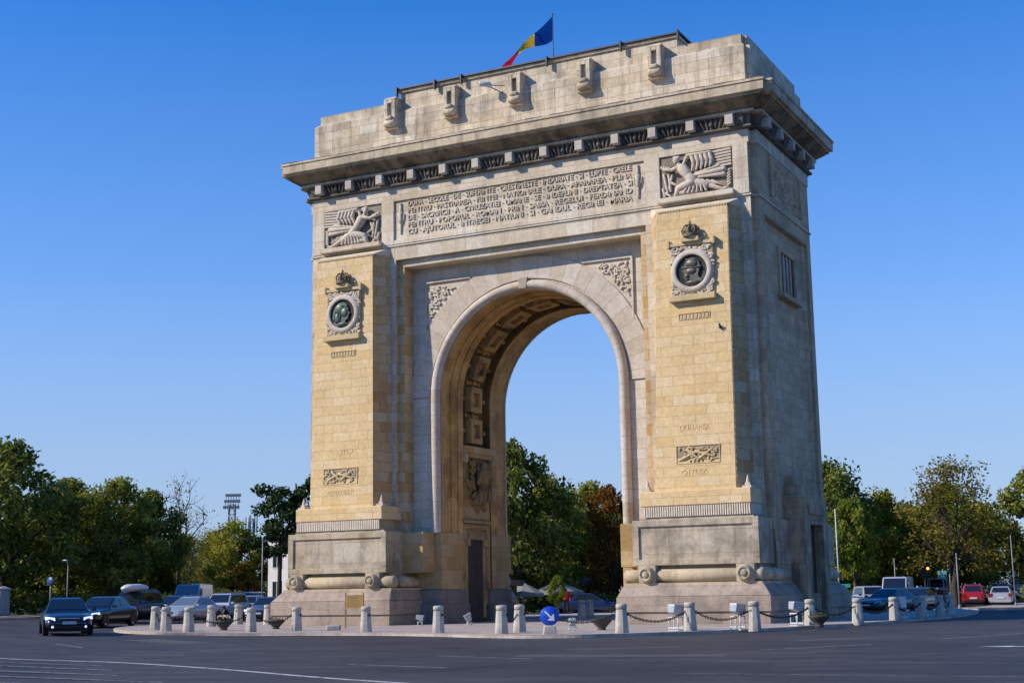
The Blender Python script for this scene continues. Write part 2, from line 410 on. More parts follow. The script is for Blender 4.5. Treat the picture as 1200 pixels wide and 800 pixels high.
# --- trophies and doorways on both jambs
for sx in (-1, 1):
    X = sx*AR
    mb = MB()
    def jb(y0, y1, z0, z1, d0, d1, m=0):   # box on the jamb, depth measured into the passage
        mb.box(*sorted((X-sx*d0, X-sx*d1)), y0, y1, z0, z1, m)
    jb(-1.62, 1.82, 8.62, 8.98, -.05, .32); jb(-1.50, 1.70, 8.42, 8.62, -.05, .22); jb(-1.62,-1.36,8.1,8.62,0,.30); jb(1.56,1.82,8.1,8.62,0,.30)
    part(mb, 'trophy_cornice', M_yel, bevel=.02)
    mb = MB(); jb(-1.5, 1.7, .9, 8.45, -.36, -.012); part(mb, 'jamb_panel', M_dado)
    mb = MB()
    jb(-1.55, 1.72, 6.25, 8.42, -.4, .02)
    jb(-1.62,-1.15, 6.2, 8.40, -.02, .10); jb(1.30, 1.75, 6.2, 8.40, -.02, .10)
    rr = random.Random(5)
    def jc(y0, z0, y1, z1, ra, rb, d=.12): mb.capsule((X-sx*d*2.2, y0, z0), (X-sx*d*2.2, y1, z1), ra*1.3, rb*1.3)
    jc(.1,8.05,.1,7.85,.16,.14,.2); jc(.1,7.6,.1,6.9,.30,.24,.16); jc(-.2,7.6,-.55,7.1,.12,.09,.2); jc(.4,7.6,.75,7.1,.12,.09,.2)
    jc(-.02,6.8,-.12,6.1,.17,.11,.14); jc(.25,6.8,.35,6.1,.17,.11,.14)
    for q in range(54):
        a = rr.uniform(-1.2, 1.4); z = rr.uniform(5.9, 8.1)
        if abs(a-.1) > 1.35-(max(0, 6.9-z)*.9): continue
        jc(a, z, a+rr.uniform(-.3,.3), z+rr.uniform(-.3,.3), rr.uniform(.06,.13), rr.uniform(.05,.1), rr.uniform(.02,.1))
    mb.prism2([(X-sx*.0,-.85,6.25),(X-sx*.1,-.75,6.25),(X-sx*.1,.95,6.25),(X-sx*.0,1.05,6.25)], [(X-sx*.0,.0,5.55),(X-sx*.07,.02,5.58),(X-sx*.07,.18,5.58),(X-sx*.0,.2,5.55)])
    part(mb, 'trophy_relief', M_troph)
    mb = MB()
    jb(-1.62,-1.38,1.65,4.98,-.1,.14); jb(.98,1.24,1.65,4.98,-.1,.14); jb(-1.378,.978,4.70,4.98,-.1,.14)
    jb(-1.36,-1.06,.2,4.62,-.1,.07); jb(.62,.95,.2,4.62,-.1,.07); jb(-1.058,.618,4.18,4.55,-.1,.10); jb(-1.38,-1.0,3.85,4.22,.05,.2); jb(.56,.98,3.85,4.22,.05,.2)
    jb(-1.70,1.32,5.0,5.16,-.1,.26); jb(-1.55,1.17,4.78,4.92,.13,.19)
    for q in range(11): jb(-1.50+q*.24,-1.40+q*.24,5.17,5.27,-.1,.2)
    for z_ in (3.9,3.2,2.5,1.9):
        for y_ in (-1.51,1.11): jb(y_-.06,y_+.06,z_-.2,z_+.2,.13,.18)
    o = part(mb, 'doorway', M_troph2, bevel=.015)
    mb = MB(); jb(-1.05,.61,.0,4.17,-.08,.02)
    part(mb, 'door_void', M_void, o)  # flat dark sheet painted as the shaded depth of the doorway

# --- lower course of the passage walls and the dark granite base
for sx in (-1, 1):
    for s in (-1, 1):
        mb = MB()
        mb.prism([(sx*x, s*-y) for x, y in [(AR-.10,-1.66),(AR-.10,-3.80),(6.75,-3.80),(6.75,-1.66)]], 1.66, 4.46)
        # broader block beside the pedestal
        mb.prism([(sx*x, s*-y) for x, y in [(5.25,-3.802),(5.25,-4.95),(6.60,-4.95),(6.60,-3.802)]], 2.50, 4.46)
        part(mb, 'dado', M_dado, bevel=.02)
    for s in (-1, 1):
        mb = MB()
        mb.prism([(sx*x, s*-y) for x, y in [(AR-.16,-1.30),(AR-.16,-4.0),(7.0,-4.0),(7.0,-1.30)]], .0, 1.64)
        mb.prism([(sx*x, s*-y) for x, y in [(AR-.30,-1.32),(AR-.30,-4.2),(7.0,-4.2),(7.0,-1.32)]], .0, .95)
        part(mb, 'granite_base', M_base, bevel=.02)

# --- pedestals under the four pylons
def ped(sx, s):
    f = lambda x, y, z: (sx*x, s*-y, z)
    def bx(mb, x0, x1, y0, y1, z0, z1, m=0):
        mb.box(*sorted((sx*x0, sx*x1)), *sorted((-s*y0, -s*y1)), z0, z1, m)
    def frus(mb, a, z0, b, z1, m=0):
        mb.hexa([f(a[0],a[2],z0), f(a[1],a[2],z0), f(a[1],a[3],z0), f(a[0],a[3],z0)], [f(b[0],b[2],z1), f(b[1],b[2],z1), f(b[1],b[3],z1), f(b[0],b[3],z1)], m)
    mb = MB()
    bx(mb, 5.92, 12.80, -6.98, -2.1, -.1, .44)
    bx(mb, 5.86, 12.87, -7.05, -2.1, .50, 1.16)
    bx(mb, 5.95, 12.80, -6.96, -2.12, .43, .51)
    frus(mb, (5.88,12.85,-7.03,-2.1), 1.17, (6.05,12.45,-6.62,-2.1), 1.66)
    pl = part(mb, 'plinth', M_plinth, bevel=.025)
    mb = MB()
    bx(mb, 6.46, 12.28, -6.34, -2.2, 2.51, 4.49)
    # raised frame round a sunk panel, front and outer side
    y = -6.34
    bx(mb, 6.46, 12.28, y-.09, y+.02, 4.20, 4.492); bx(mb, 6.46, 12.28, y-.09, y+.02, 2.508, 2.78)
    bx(mb, 6.46, 6.76, y-.09, y+.02, 2.782, 4.198); bx(mb, 11.96, 12.28, y-.09, y+.02, 2.782, 4.198)
    pd = part(mb, 'pedestal', M_ped, bevel=.02)
    mb = MB()   # cushion roll under the die
    bx(mb, 6.50, 12.1, -6.05, -2.3, 1.66, 2.52)
    for x0, x1 in ((6.0,6.86),(7.46,11.34),(11.96,12.4)):
        o = len(mb.v); mb.tube([f(x0,-6.25,2.06), f(x0+.06,-6.25,2.06), f(x1-.06,-6.25,2.06), f(x1,-6.25,2.06)], [.22,.29,.29,.22], 16)
    mb.tube([f(12.2,-6.30,2.06), f(12.2,-6.2,2.06), f(12.2,-2.7,2.06), f(12.2,-2.5,2.06)], [.22,.31,.31,.2], 16)
    mb.tube([f(6.35,-5.6,2.06), f(6.35,-5.5,2.06), f(6.35,-2.5,2.06)], [.2,.30,.30], 16)
    bx(mb, 6.05, 12.40, -6.60, -2.2, 1.655, 1.76)
    part(mb, 'roll_moulding', M_ped2, pd)
    for cx in (7.16, 11.65):
        mb = MB()
        bx(mb, cx-.40, cx+.40, -6.58, -6.0, 1.765, 2.508)
        mb.lathe([(.0,-.30),(.12,-.29),(.15,-.20),(.20,-.19),(.23,-.27),(.29,-.26),(.34,-.14),(.37,.0)], (sx*cx, s*6.585, 2.12), 'y', 20)
        if s > 0:
            for i in range(len(mb.v)-20*8, len(mb.v)):
                x, yy, z = mb.v[i]; mb.v[i] = (x, 2*6.585-yy, z)
        part(mb, 'rosette_block', M_ped, pd, bevel=.01)
    # base of the pylon: fluted band and plain block
    mb = MB()
    bx(mb, 6.98, 11.86, -6.14, -3.4, 4.48, 5.10)
    bx(mb, 6.72, 12.0, -6.20, -3.4, 4.49, 4.58)
    k = 46
    for i in range(k):
        x = 6.96+(11.90-6.96)*(i+.5)/k
        bx(mb, x-.030, x+.030, -6.27, -6.13, 4.62, 5.08, 1)
    for i in range(14):
        yy = -6.05+i*.107*1.0
        bx(mb, 11.85, 11.93, yy-.033, yy+.033, 4.62, 5.08, 1)
    part(mb, 'fluted_band', [M_ped, M_flute], pd)
    mb = MB()
    bx(mb, 6.80, 11.95, -6.26, -4.3, 5.10, 5.76)
    # sloping weathering on the flanks and small palmette at the outer corners
    part(mb, 'pylon_base', M_warm, bevel=.03)
    # pylon: battered slab with splayed flanks
    mb = MB()
    z0, z1, zt = 5.77, 18.66, 19.06
    a = [f(7.12,-4.70,z0), f(7.47,-6.03,z0), f(11.22,-6.03,z0), f(11.66,-4.70,z0)]
    b = [f(7.18,-4.70,z1), f(7.80,-5.58,z1), f(11.22,-5.58,z1), f(11.62,-4.70,z1)]
    mb.add(a+b, [(1,2,6,5)], 0); mb.add(a+b, [(0,1,5,4),(2,3,7,6)], 1)
    t = [f(7.16,-4.72,zt), f(7.30,-4.82,zt), f(11.52,-4.82,zt), f(11.64,-4.72,zt)]
    b2 = [(x, yy, z) for x, yy, z in b]
    mb.add(b2+t, [(0,1,5,4),(1,2,6,5),(2,3,7,6),(4,5,6,7)], 2)
    # serrated edge under the sloping top
    py = part(mb, 'pylon', [M_warm, M_yel, M_frieze])
    mb = MB()
    for i in range(24):
        x = 7.86+(11.16-7.86)*(i+.5)/24
        bx(mb, x-.045, x+.045, -5.62, -5.56, 18.60, 18.68)
    bx(mb, 7.82, 11.20, -5.595, -5.55, 18.61, 18.67)
    part(mb, 'serrated_edge', M_warm, py)
    mb = MB()
    for fi in range(40):   # bead edge up the outer flank
        z = 6.2+fi*.31; yy = -6.03+.45*(z-z0)/(z1-z0)
        bx(mb, 11.235, 11.275, yy+.04, yy+.12, z, z+.16)
    mb.hexa([f(11.20,-6.0,6.0),f(11.25,-6.0,6.0),f(11.25,-5.9,6.0),f(11.20,-5.9,6.0)],[f(11.20,-5.57,18.5),f(11.25,-5.57,18.5),f(11.25,-5.47,18.5),f(11.20,-5.47,18.5)])
    part(mb, 'bead_edge', M_warm, py)
    for cx in (7.05, 11.72):
        mb = MB()
        bx(mb, cx-.20, cx+.20, -6.1, -5.6, 5.762, 5.86); bx(mb, cx-.11, cx+.11, -6.0, -5.75, 5.86, 5.98)
        mb.lathe([(.10,0),(.085,.1),(.06,.2),(.02,.33),(0,.36)], (sx*cx, -s*-5.88, 5.98), 'z', 8)
        part(mb, 'palmette', M_carve, py)
for sx in (-1, 1):
    for s in (-1, 1): ped(sx, s)

# --- cornice: astragal, carved band, modillions, soffit, crown
def ringplan(ex, ey, n=.35):
    # rectangle with the notched corners of the upper block
    return [(-ex-.30,-ey+n),(-ex,-ey+n),(-ex,-ey),(ex,-ey),(ex,-ey+n),(ex+.30,-ey+n),(ex+.30,ey-n),(ex,ey-n),(ex,ey),(-ex,ey),(-ex,ey-n),(-ex-.30,ey-n)]
def gir(mb, prof, m=0, ms=None):
    """prof: (d, z) with d = projection beyond the block"""
    for k in range(len(prof)-1):
        a = ringplan(12.08+prof[k][0], 4.75+prof[k][0]); b = ringplan(12.08+prof[k+1][0], 4.75+prof[k+1][0])
        mb.prism2([(x,y,prof[k][1]) for x,y in a], [(x,y,prof[k+1][1]) for x,y in b], ms[k] if ms else m, caps=False)
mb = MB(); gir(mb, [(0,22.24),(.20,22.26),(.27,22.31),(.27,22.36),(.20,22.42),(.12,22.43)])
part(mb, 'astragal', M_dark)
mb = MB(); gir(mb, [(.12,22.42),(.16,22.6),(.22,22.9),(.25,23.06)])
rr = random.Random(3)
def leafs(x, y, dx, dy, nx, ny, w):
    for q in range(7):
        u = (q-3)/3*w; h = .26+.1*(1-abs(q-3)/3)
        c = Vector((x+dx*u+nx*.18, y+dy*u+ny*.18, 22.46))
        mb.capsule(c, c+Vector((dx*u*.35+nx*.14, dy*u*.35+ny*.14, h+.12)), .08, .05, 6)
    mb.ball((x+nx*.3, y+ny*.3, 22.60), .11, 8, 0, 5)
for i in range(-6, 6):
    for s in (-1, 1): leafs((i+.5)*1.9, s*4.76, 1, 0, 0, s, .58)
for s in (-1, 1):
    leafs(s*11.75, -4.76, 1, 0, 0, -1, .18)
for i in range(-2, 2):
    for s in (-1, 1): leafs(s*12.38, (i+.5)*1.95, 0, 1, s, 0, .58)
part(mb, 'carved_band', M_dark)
M_modil = stone('modillion_stone', [(.52,.46,.38),(.56,.50,.43)], 4, 4, grime=.2, streak=.1, mortar=0, msize=.001)
for i in range(-6, 7):
    for s in (-1, 1):
        mb = MB(); x = i*1.9
        mb.box(x-.20, x+.20, *sorted((s*4.85, s*5.33)), 22.42, 22.90)
        part(mb, 'modillion', M_modil, bevel=.02)
for i in range(-2, 3):
    for s in (-1, 1):
        mb = MB(); mb.box(*sorted((s*12.43, s*12.93)), i*1.95-.2, i*1.95+.2, 22.42, 22.90)
        part(mb, 'modillion', M_modil, bevel=.02)
mb = MB()
gir(mb, [(.20,22.92),(.46,22.95),(.46,23.06),(.36,23.08)], 0)
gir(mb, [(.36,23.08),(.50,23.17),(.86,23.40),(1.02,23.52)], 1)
gir(mb, [(1.02,23.50),(1.02,23.58),(1.16,23.60),(1.19,23.63),(1.19,24.04),(1.24,24.06),(1.24,24.16),(.5,24.42),(-.05,24.60)], 0)
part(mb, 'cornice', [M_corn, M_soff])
mb = MB(); pr_ = random.Random(2)
for i in range(60):   # weathered lead and moss along the cornice lip, uneven
    x = -13.25+i*.44
    mb.box(x, x+.45, -5.97, -5.6, 24.158, 24.163+pr_.uniform(.01,.06))
part(mb, 'cornice_capping', M_dark)

# --- attic
mb = MB()
W0, D0, W1, D1 = 12.08, 4.70, 11.88, 4.42
n0 = [(-W0-.2,-D0+.3),(-W0,-D0+.3),(-W0,-D0),(W0,-D0),(W0,-D0+.3),(W0+.2,-D0+.3)]; n0 = n0+[(x,-y) for x,y in n0[::-1]]
n1 = [(-W1-.2,-D1+.3),(-W1,-D1+.3),(-W1,-D1),(W1,-D1),(W1,-D1+.3),(W1+.2,-D1+.3)]; n1 = n1+[(x,-y) for x,y in n1[::-1]]
L3 = lambda p, z: [(x,y,z) for x,y in p]
mb.prism2(L3(n0,24.3), L3(n0,26.38), caps=False)
mb.prism2(L3(n0,26.38), L3(n1,26.58), caps=False)
mb.prism2(L3(n1,26.58), L3(n1,27.03))
part(mb, 'attic', M_attic)
mb = MB()
mb.box(-6.80, 8.72, -4.42+.002, 4.42, 27.0, 27.45)
mb.box(-6.88, 8.80, -4.52, 4.52, 27.45, 27.62)
part(mb, 'attic_crown', M_attic, bevel=.02)
mb = MB(); mb.box(-7.0, 8.92, -4.62, 4.62, 27.622, 27.70)
for x, y in ((-6.9,-4.6),(-4.6,-4.6),(-3.0,-4.63),(1.9,-4.63),(5.9,-4.63),(8.85,-4.6)):
    mb.box(x-.04, x+.04, y-.12, y+.05, 27.25, 27.76)
part(mb, 'roof_edge', M_roofm)
for s in (-1, 1):
    for x in (-7.1, -3.5, .25, 4.05, 7.75):
        mb = MB()
        y0, y1 = s*4.40, s*5.06
        bx = lambda a, b, c, d, e, f_: mb.box(a, b, *sorted((c, d)), e, f_)
        bx(x-.35, x-.13, y0, y1, 25.62, 27.02); bx(x+.13, x+.35, y0, y1, 25.62, 27.02); bx(x-.129, x+.129, y0, y1, 26.80, 27.02); bx(x-.129, x+.129, y0, s*4.86, 25.62, 26.80)
        mb.hexa([(x-.38,y0,27.02),(x+.38,y0,27.02),(x+.38,y1,27.02),(x-.38,y1,27.02)], [(x-.34,y0,27.16),(x+.34,y0,27.16),(x+.34,s*4.92,27.16),(x-.34,s*4.92,27.16)])
        bx(x-.38, x+.38, y0, s*4.98, 25.42, 25.618)
        c = part(mb, 'attic_console', M_attic, bevel=.02)
        mb = MB(); mb.lathe([(0,-.33),(.13,-.33),(.18,-.28),(.18,.28),(.13,.33),(0,.33)], (x, s*5.04, 25.70), 'x', 14)
        mb.lathe([(0,-.2),(.1,-.2),(.13,-.15),(.13,.15),(.1,.2),(0,.2)], (x, s*5.12, 25.95), 'x', 10)
        part(mb, 'volute', M_attic, c)

# --- inscription and other lettering
def text_mesh(mb, s, x0, x1, zb, zh, y, ext=.05, m=0, fit=True):
    cu = bpy.data.curves.new('t', 'FONT'); cu.body = s; cu.extrude = .5; cu.offset = .005; cu.resolution_u = 2
    ob = bpy.data.objects.new('t', cu); COL.objects.link(ob)
    dg = bpy.context.evaluated_depsgraph_get(); me = bpy.data.meshes.new_from_object(ob.evaluated_get(dg))
    vs = [v.co.copy() for v in me.vertices]; fs = [tuple(p.vertices) for p in me.polygons]
    bpy.data.objects.remove(ob); bpy.data.curves.remove(cu); bpy.data.meshes.remove(me)
    xa = min(v.x for v in vs); xb = max(v.x for v in vs)
    k = (x1-x0)/(xb-xa)
    mb.add([(x0+(v.x-xa)*k, y-(v.z+.5)*ext, zb+v.y/.70*zh) for v in vs], fs, m)
LINES = ['DUPĂ · SECOLE · DE · SUFERINȚE · CREȘTINEȘTE · ÎNDURATE · ȘI · LUPTE · GRELE',
         'PENTRU · PĂSTRAREA · FIINȚEI · NAȚIONALE · DUPĂ · APĂRAREA · PLINĂ',
         'DE · SACRIFICII · A · CIVILIZAȚIEI · UMANE · SE · ÎNDEPLINI · DREPTATEA · ȘI',
         'PENTRU · POPORUL · ROMÂN · PRIN · SABIA · REGELUI · FERDINAND',
         'CU · AJUTORUL · ÎNTREGEI · NAȚIUNI · ȘI · GÂNDUL · REGINEI · MARIA']
import unicodedata
LINES = [''.join(c for c in unicodedata.normalize('NFD', l) if not unicodedata.combining(c)) for l in LINES]
mb = MB()
for i, l in enumerate(LINES):
    text_mesh(mb, l, -6.15, 6.30, 21.16-i*.372, .262, -4.752, .055)
part(mb, 'inscription', M_frieze)
for x in (-6.58, 6.62):   # small standing fasces at both ends of the text
    mb = MB(); y = -4.78
    mb.capsule((x,y,19.75), (x,y,20.3), .05, .08, 8); mb.capsule((x,y,20.35), (x,y,20.8), .13, .15, 8); mb.capsule((x-.16,y,20.45), (x-.2,y,20.75), .06, .05, 6); mb.capsule((x+.16,y,20.45), (x+.2,y,20.75), .06, .05, 6)
    mb.capsule((x,y,20.95), (x,y,21.2), .08, .07, 8); mb.ball((x,y,21.3), .08)
    part(mb, 'torch_ornament', M_carve)

# --- winged figure reliefs
def winged(ox, flip, name='winged_figure_relief'):
    mb = MB(); Wd = 3.52
    def P(u, v, d): return ((ox+(Wd-u if flip else u)), -4.76-d, 19.45+v)
    def C(u0, v0, u1, v1, ra, rb, d=.1, d1=None): mb.capsule(P(u0,v0,d), P(u1,v1,d if d1 is None else d1), ra, rb, 8)
    mb.ball(P(.86,1.78,.20), (.17,.14,.20)); C(.78,1.9,1.0,1.86,.09,.10,.22)           # head with helmet
    C(.95,1.6,1.0,1.5,.10,.12,.16)
    C(1.12,1.36,1.42,.95,.27,.23,.15); C(1.42,.95,1.66,.66,.23,.27,.15)                # torso
    C(1.0,1.42,.62,1.32,.11,.09,.24); C(.62,1.32,.22,1.40,.09,.07,.24)                 # arm reaching out
    C(1.2,1.5,1.32,1.82,.10,.08,.14); C(1.32,1.82,1.62,1.90,.10,.09,.14)
    C(1.66,.62,.92,.40,.23,.17,.20); C(.92,.36,.80,.10,.16,.12,.2); C(.88,.22,1.9,.12,.14,.10,.16)   # kneeling leg
    C(1.72,.62,2.35,.38,.22,.16,.16); C(2.35,.38,3.05,.10,.14,.08,.14); C(3.0,.1,3.25,.13,.08,.06,.14)
    for q in range(6): C(1.5+q*.13,.62-q*.02,1.2+q*.22,.12,.06,.07,.26)                # drapery folds
    for q in range(4): C(1.85+q*.24,.70-q*.05,2.25+q*.25,.45-q*.05,.06,.04,.2)
    C(1.7,.95,3.15,1.02,.09,.15,.12); C(1.9,.85,3.15,.80,.08,.13,.10); C(1.75,1.06,2.9,1.24,.06,.09,.08)
    for q in range(5):                                                                  # short curved feathers
        u = 1.62+q*.22
        C(u,1.86,u+.10,1.55,.10,.11,.18); C(u+.10,1.55,u-.02,1.16+q*.03,.11,.05,.16)
    C(1.4,1.92,2.55,1.93,.09,.07,.2)
    for q in range(6):                                                                  # long feathers
        v = 1.95-q*.145
        mb.obox(Vector(P(2.98,v,.05)), (.52,0,.03 if not flip else -.03), (0,.07,0), (0,0,.048))
    for a, b, c, d in ((.18,1.2,.35,.3),(.42,1.15,.5,.35),(.6,1.1,.42,.5),(.25,.3,.5,.1),(.12,.5,.2,.15),(.55,.75,.8,.6)): C(a,b,c,d,.07,.06,.08)
    for q in range(8): mb.ball(P(.12+.12*(q % 4), 1.55+.1*(q//4)-.03*q, .14), (.08,.06,.08), 8, 0, 4)
    for q in range(6): C(3.3,.25+q*.13,3.42,.35+q*.13,.06,.05,.08)
    return part(mb, name, M_carve)
M_field = stone('shadow_toned_field', [(.27,.22,.165),(.32,.265,.20)], 4, 4, grime=.6, streak=.3, mortar=0, msize=.001)  # panel ground toned dark to paint the shadow behind the figures
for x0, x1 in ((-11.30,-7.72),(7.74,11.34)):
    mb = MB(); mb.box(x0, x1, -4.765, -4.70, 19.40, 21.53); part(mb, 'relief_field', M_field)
def sill(x0, x1):
    mb = MB(); mb.box(x0, x1, -5.16, -4.74, 19.205, 19.44)
    part(mb, 'relief_sill', M_frieze, bevel=.015)
winged(-11.28, True); winged(7.78, False)
sill(-11.40, -7.66); sill(7.68, 11.40)
# carved field at the far end wall
rr = random.Random(8)
for sx in (-1, 1):
    mb = MB(); mb.box(*sorted((sx*12.33, sx*12.39)), -2.7, 2.7, 19.55, 21.55); mb.box(*sorted((sx*12.378, sx*12.50)), -2.7, -2.4, 19.55, 21.55); mb.box(*sorted((sx*12.378, sx*12.50)), 2.4, 2.7, 19.55, 21.55)
    for q in range(120): mb.ball((sx*12.39, rr.uniform(-2.3,2.3), rr.uniform(19.7,21.45)), (.06,rr.uniform(.06,.14),rr.uniform(.06,.14)), 6, 0, 4)
    part(mb, 'end_wall_relief', M_side)

# --- medallions
def pyl_y(z): return -6.03+.45*(z-5.77)/(18.66-5.77)
def foliage(mb, x0, x1, z0, z1, y, n, r0=.05, r1=.11, seed=1, avoid=None):
    rr = random.Random(seed); k = 0
    while k < n:
        x = rr.uniform(x0, x1); z = rr.uniform(z0, z1)
        if avoid and (x-avoid[0])**2+(z-avoid[1])**2 < avoid[2]**2: continue
        k += 1; a = rr.uniform(0, pi); l = rr.uniform(.05, .2)
        mb.capsule((x-cos(a)*l*.5, y, z-sin(a)*l*.5), (x+cos(a)*l*.5, y-.02, z+sin(a)*l*.5), rr.uniform(r0, r1)*.7, rr.uniform(r0, r1)*.5, 6)
def disc(mb, c, r0, r1, y0, y1, n=40, m=0):
    # bevelled ring facing -y, between radii r0 and r1
    mb.lathe([(r0,y0),(r0,y1+.02),(r0+.06,y1),(r1-.10,y1),(r1,y1+.10),(r1,y0)], c, 'y', n, m)
for side, cx, bz in (('l',-9.44,M_bronzeg),('r',9.52,M_bronze)):
    z = 15.66; y = pyl_y(z)
    mb = MB(); mb.box(cx-1.02, cx+1.02, y-.10, y+.35, 14.56, 16.85)
    md = part(mb, 'medallion', M_carvey, bevel=.01)
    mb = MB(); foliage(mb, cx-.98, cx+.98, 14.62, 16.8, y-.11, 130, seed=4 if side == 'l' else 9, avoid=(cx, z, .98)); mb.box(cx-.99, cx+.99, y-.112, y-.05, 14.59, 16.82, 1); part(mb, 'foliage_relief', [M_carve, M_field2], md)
    mb = MB(); disc(mb, (cx, 0, z), .74, 1.02, y+.1, y-.24); part(mb, 'stone_ring', M_ring, md)
    mb = MB(); mb.lathe([(0,y-.125),(.5,y-.125),(.70,y-.14),(.76,y-.18),(.76,y-.1)], (cx, 0, z), 'y', 32); part(mb, 'portrait_ground', M_bground, md)
    if side == 'r':   # bearded helmeted head in profile, looking left
        sil = [(-.46,.17),(-.33,.24),(-.29,.40),(-.17,.54),(.02,.60),(.22,.55),(.34,.42),(.39,.24),(.47,.14),(.37,.09),(.35,-.06),(.30,-.20),(.33,-.32),(.50,-.42),(.50,-.50),(.30,-.62),(0,-.68),(-.24,-.63),(-.32,-.54),(-.08,-.44),(-.11,-.38),(-.27,-.40),(-.36,-.30),(-.34,-.17),(-.39,-.12),(-.35,-.08),(-.47,-.02),(-.38,.09)]
        extra = [((-.02,-.02),(.27,.10,.16)),((.02,.33),(.30,.12,.22)),((-.22,-.24),(.12,.10,.12)),((.13,-.02),(.06,.06,.09)),((.05,-.54),(.36,.10,.10))]
        bars = [((-.44,.165),(.44,.13),.035),((-.24,.52),(.30,.50),.03)]
    else:             # veiled head in profile, looking right
        sil = [(-.20,.56),(.06,.60),(.26,.50),(.35,.30),(.36,.14),(.47,-.01),(.38,-.06),(.40,-.13),(.36,-.19),(.34,-.29),(.20,-.35),(.19,-.46),(.38,-.56),(.12,-.67),(-.28,-.63),(-.50,-.48),(-.58,-.20),(-.54,.14),(-.42,.40)]
        extra = [((.14,.05),(.24,.10,.26)),((-.16,.26),(.28,.10,.28)),((-.30,-.22),(.18,.09,.30)),((.0,-.54),(.30,.10,.10))]
        bars = [((-.30,.44),(-.50,-.36),.035),((-.16,.40),(-.34,-.44),.035),((-.02,.36),(-.16,-.46),.035),((.30,.36),(-.18,.50),.04)]
    mb = MB(); k = 1.04
    mb.prism2([(cx+x*k, y-.10, z+q*k) for x, q in sil], [(cx+x*k*.96, y-.23, z+q*k*.96) for x, q in sil])
    for (x, q), rr_ in extra: mb.ball((cx+x, y-.21, z+q), rr_, 12, 0, 8)
    for p, q, r_ in bars: mb.capsule((cx+p[0], y-.25, z+p[1]), (cx+q[0], y-.25, z+q[1]), r_, r_, 6)
    part(mb, 'bronze_portrait', bz, md)
    mb = MB(); mb.box(cx-1.10, cx+1.10, y-.34, y+.3, 14.28, 14.555)
    part(mb, 'sill', M_carvey, md, bevel=.015)
    mb = MB(); mb.box(cx-1.10, cx+1.10, y-.20, y+.3, 16.855, 17.0); mb.box(cx-1.14, cx-1.02, y-.24, y+.3, 16.80, 17.16); mb.box(cx+1.02, cx+1.14, y-.24, y+.3, 16.80, 17.16)
    mb.box(cx-.42, cx+.42, y-.36, y+.3, 17.002, 17.20)
    part(mb, 'bracket', M_carvey, md, bevel=.01)
    mb = MB(); yc = y-.18
    mb.lathe([(.34,17.205),(.36,17.3),(.34,17.36)], (cx,yc,0), 'z', 14)
    for q in range(8):
        a = 2*pi*q/8; d = Vector((cos(a), sin(a)*.6, 0))
        mb.tube([Vector((cx,yc,17.34))+d*.34, Vector((cx,yc,17.56))+d*.42, Vector((cx,yc,17.76))+d*.28, Vector((cx,yc,17.80))+d*.04], .035, 5)
        mb.ball(Vector((cx,yc,17.42))+d*.37, .05, 6, 0, 4)
    mb.ball((cx,yc,17.52), (.30,.2,.22)); mb.ball((cx,yc,17.85), .07); mb.box(cx-.02, cx+.02, yc-.02, yc+.02, 17.85, 18.0); mb.box(cx-.06, cx+.06, yc-.021, yc+.021, 17.92, 17.95)
    part(mb, 'crown', plain('weathered_crown', (.17,.135,.08), .75), md)
    # small lettered tablet, carved panel, battle names
    zt = 13.59; yt = pyl_y(zt)
    mb = MB(); 
    for x0, x1, za, zb in ((-.75,.75,13.72,13.75),(-.75,.75,13.44,13.47),(-.75,-.72,13.472,13.718),(.72,.75,13.472,13.718)): mb.box(cx+x0, cx+x1, yt-.03, yt+.1, za, zb)
    for q in range(8):
        x = cx-.62+q*.177; mb.box(x-.05, x+.05, yt-.03, yt+.05, 13.50, 13.68)
    part(mb, 'name_tablet', M_carvey)
    mb = MB(); z0, z1 = 6.96, 7.72; yt = pyl_y(7.3)
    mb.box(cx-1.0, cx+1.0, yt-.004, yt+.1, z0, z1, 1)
    for q in range(4):
        mb.box(*((cx-1.03, cx+1.03) if q < 2 else ((cx-1.03,cx-.99) if q == 2 else (cx+.99,cx+1.03))), yt-.035, yt+.1, *((z0-.03,z0) if q == 0 else (z1,z1+.03) if q == 1 else (z0+.001,z1-.001)))
    foliage(mb, cx-.9, cx+.9, z0+.08, z1-.08, yt-.02, 60, .04, .09, seed=21 if side == 'l' else 22)
    for a, b, c, d in ((-.7,.2,.1,.55),(-.1,.5,.75,.25),(-.5,.6,.0,.2),(.1,.2,.7,.6)): mb.capsule((cx+a,yt-.04,z0+b), (cx+c,yt-.04,z0+d), .07, .05)
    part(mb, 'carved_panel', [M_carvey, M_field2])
# faint raised battle names above and below the carved panels
for txt, xa, xb, z in (('DUNĂREA',8.70,10.10,8.42),('OITUZ',8.72,9.9,6.45),('JIU',-9.55,-8.75,8.45),('ROBĂNEȘTI',-10.2,-8.65,6.42)):
    t = ''.join(c for c in unicodedata.normalize('NFD', txt) if not unicodedata.combining(c))
    mb = MB(); text_mesh(mb, t, xa, xb, z, .22, pyl_y(z+.1)+.004, .02); part(mb, 'battle_name', M_warm)

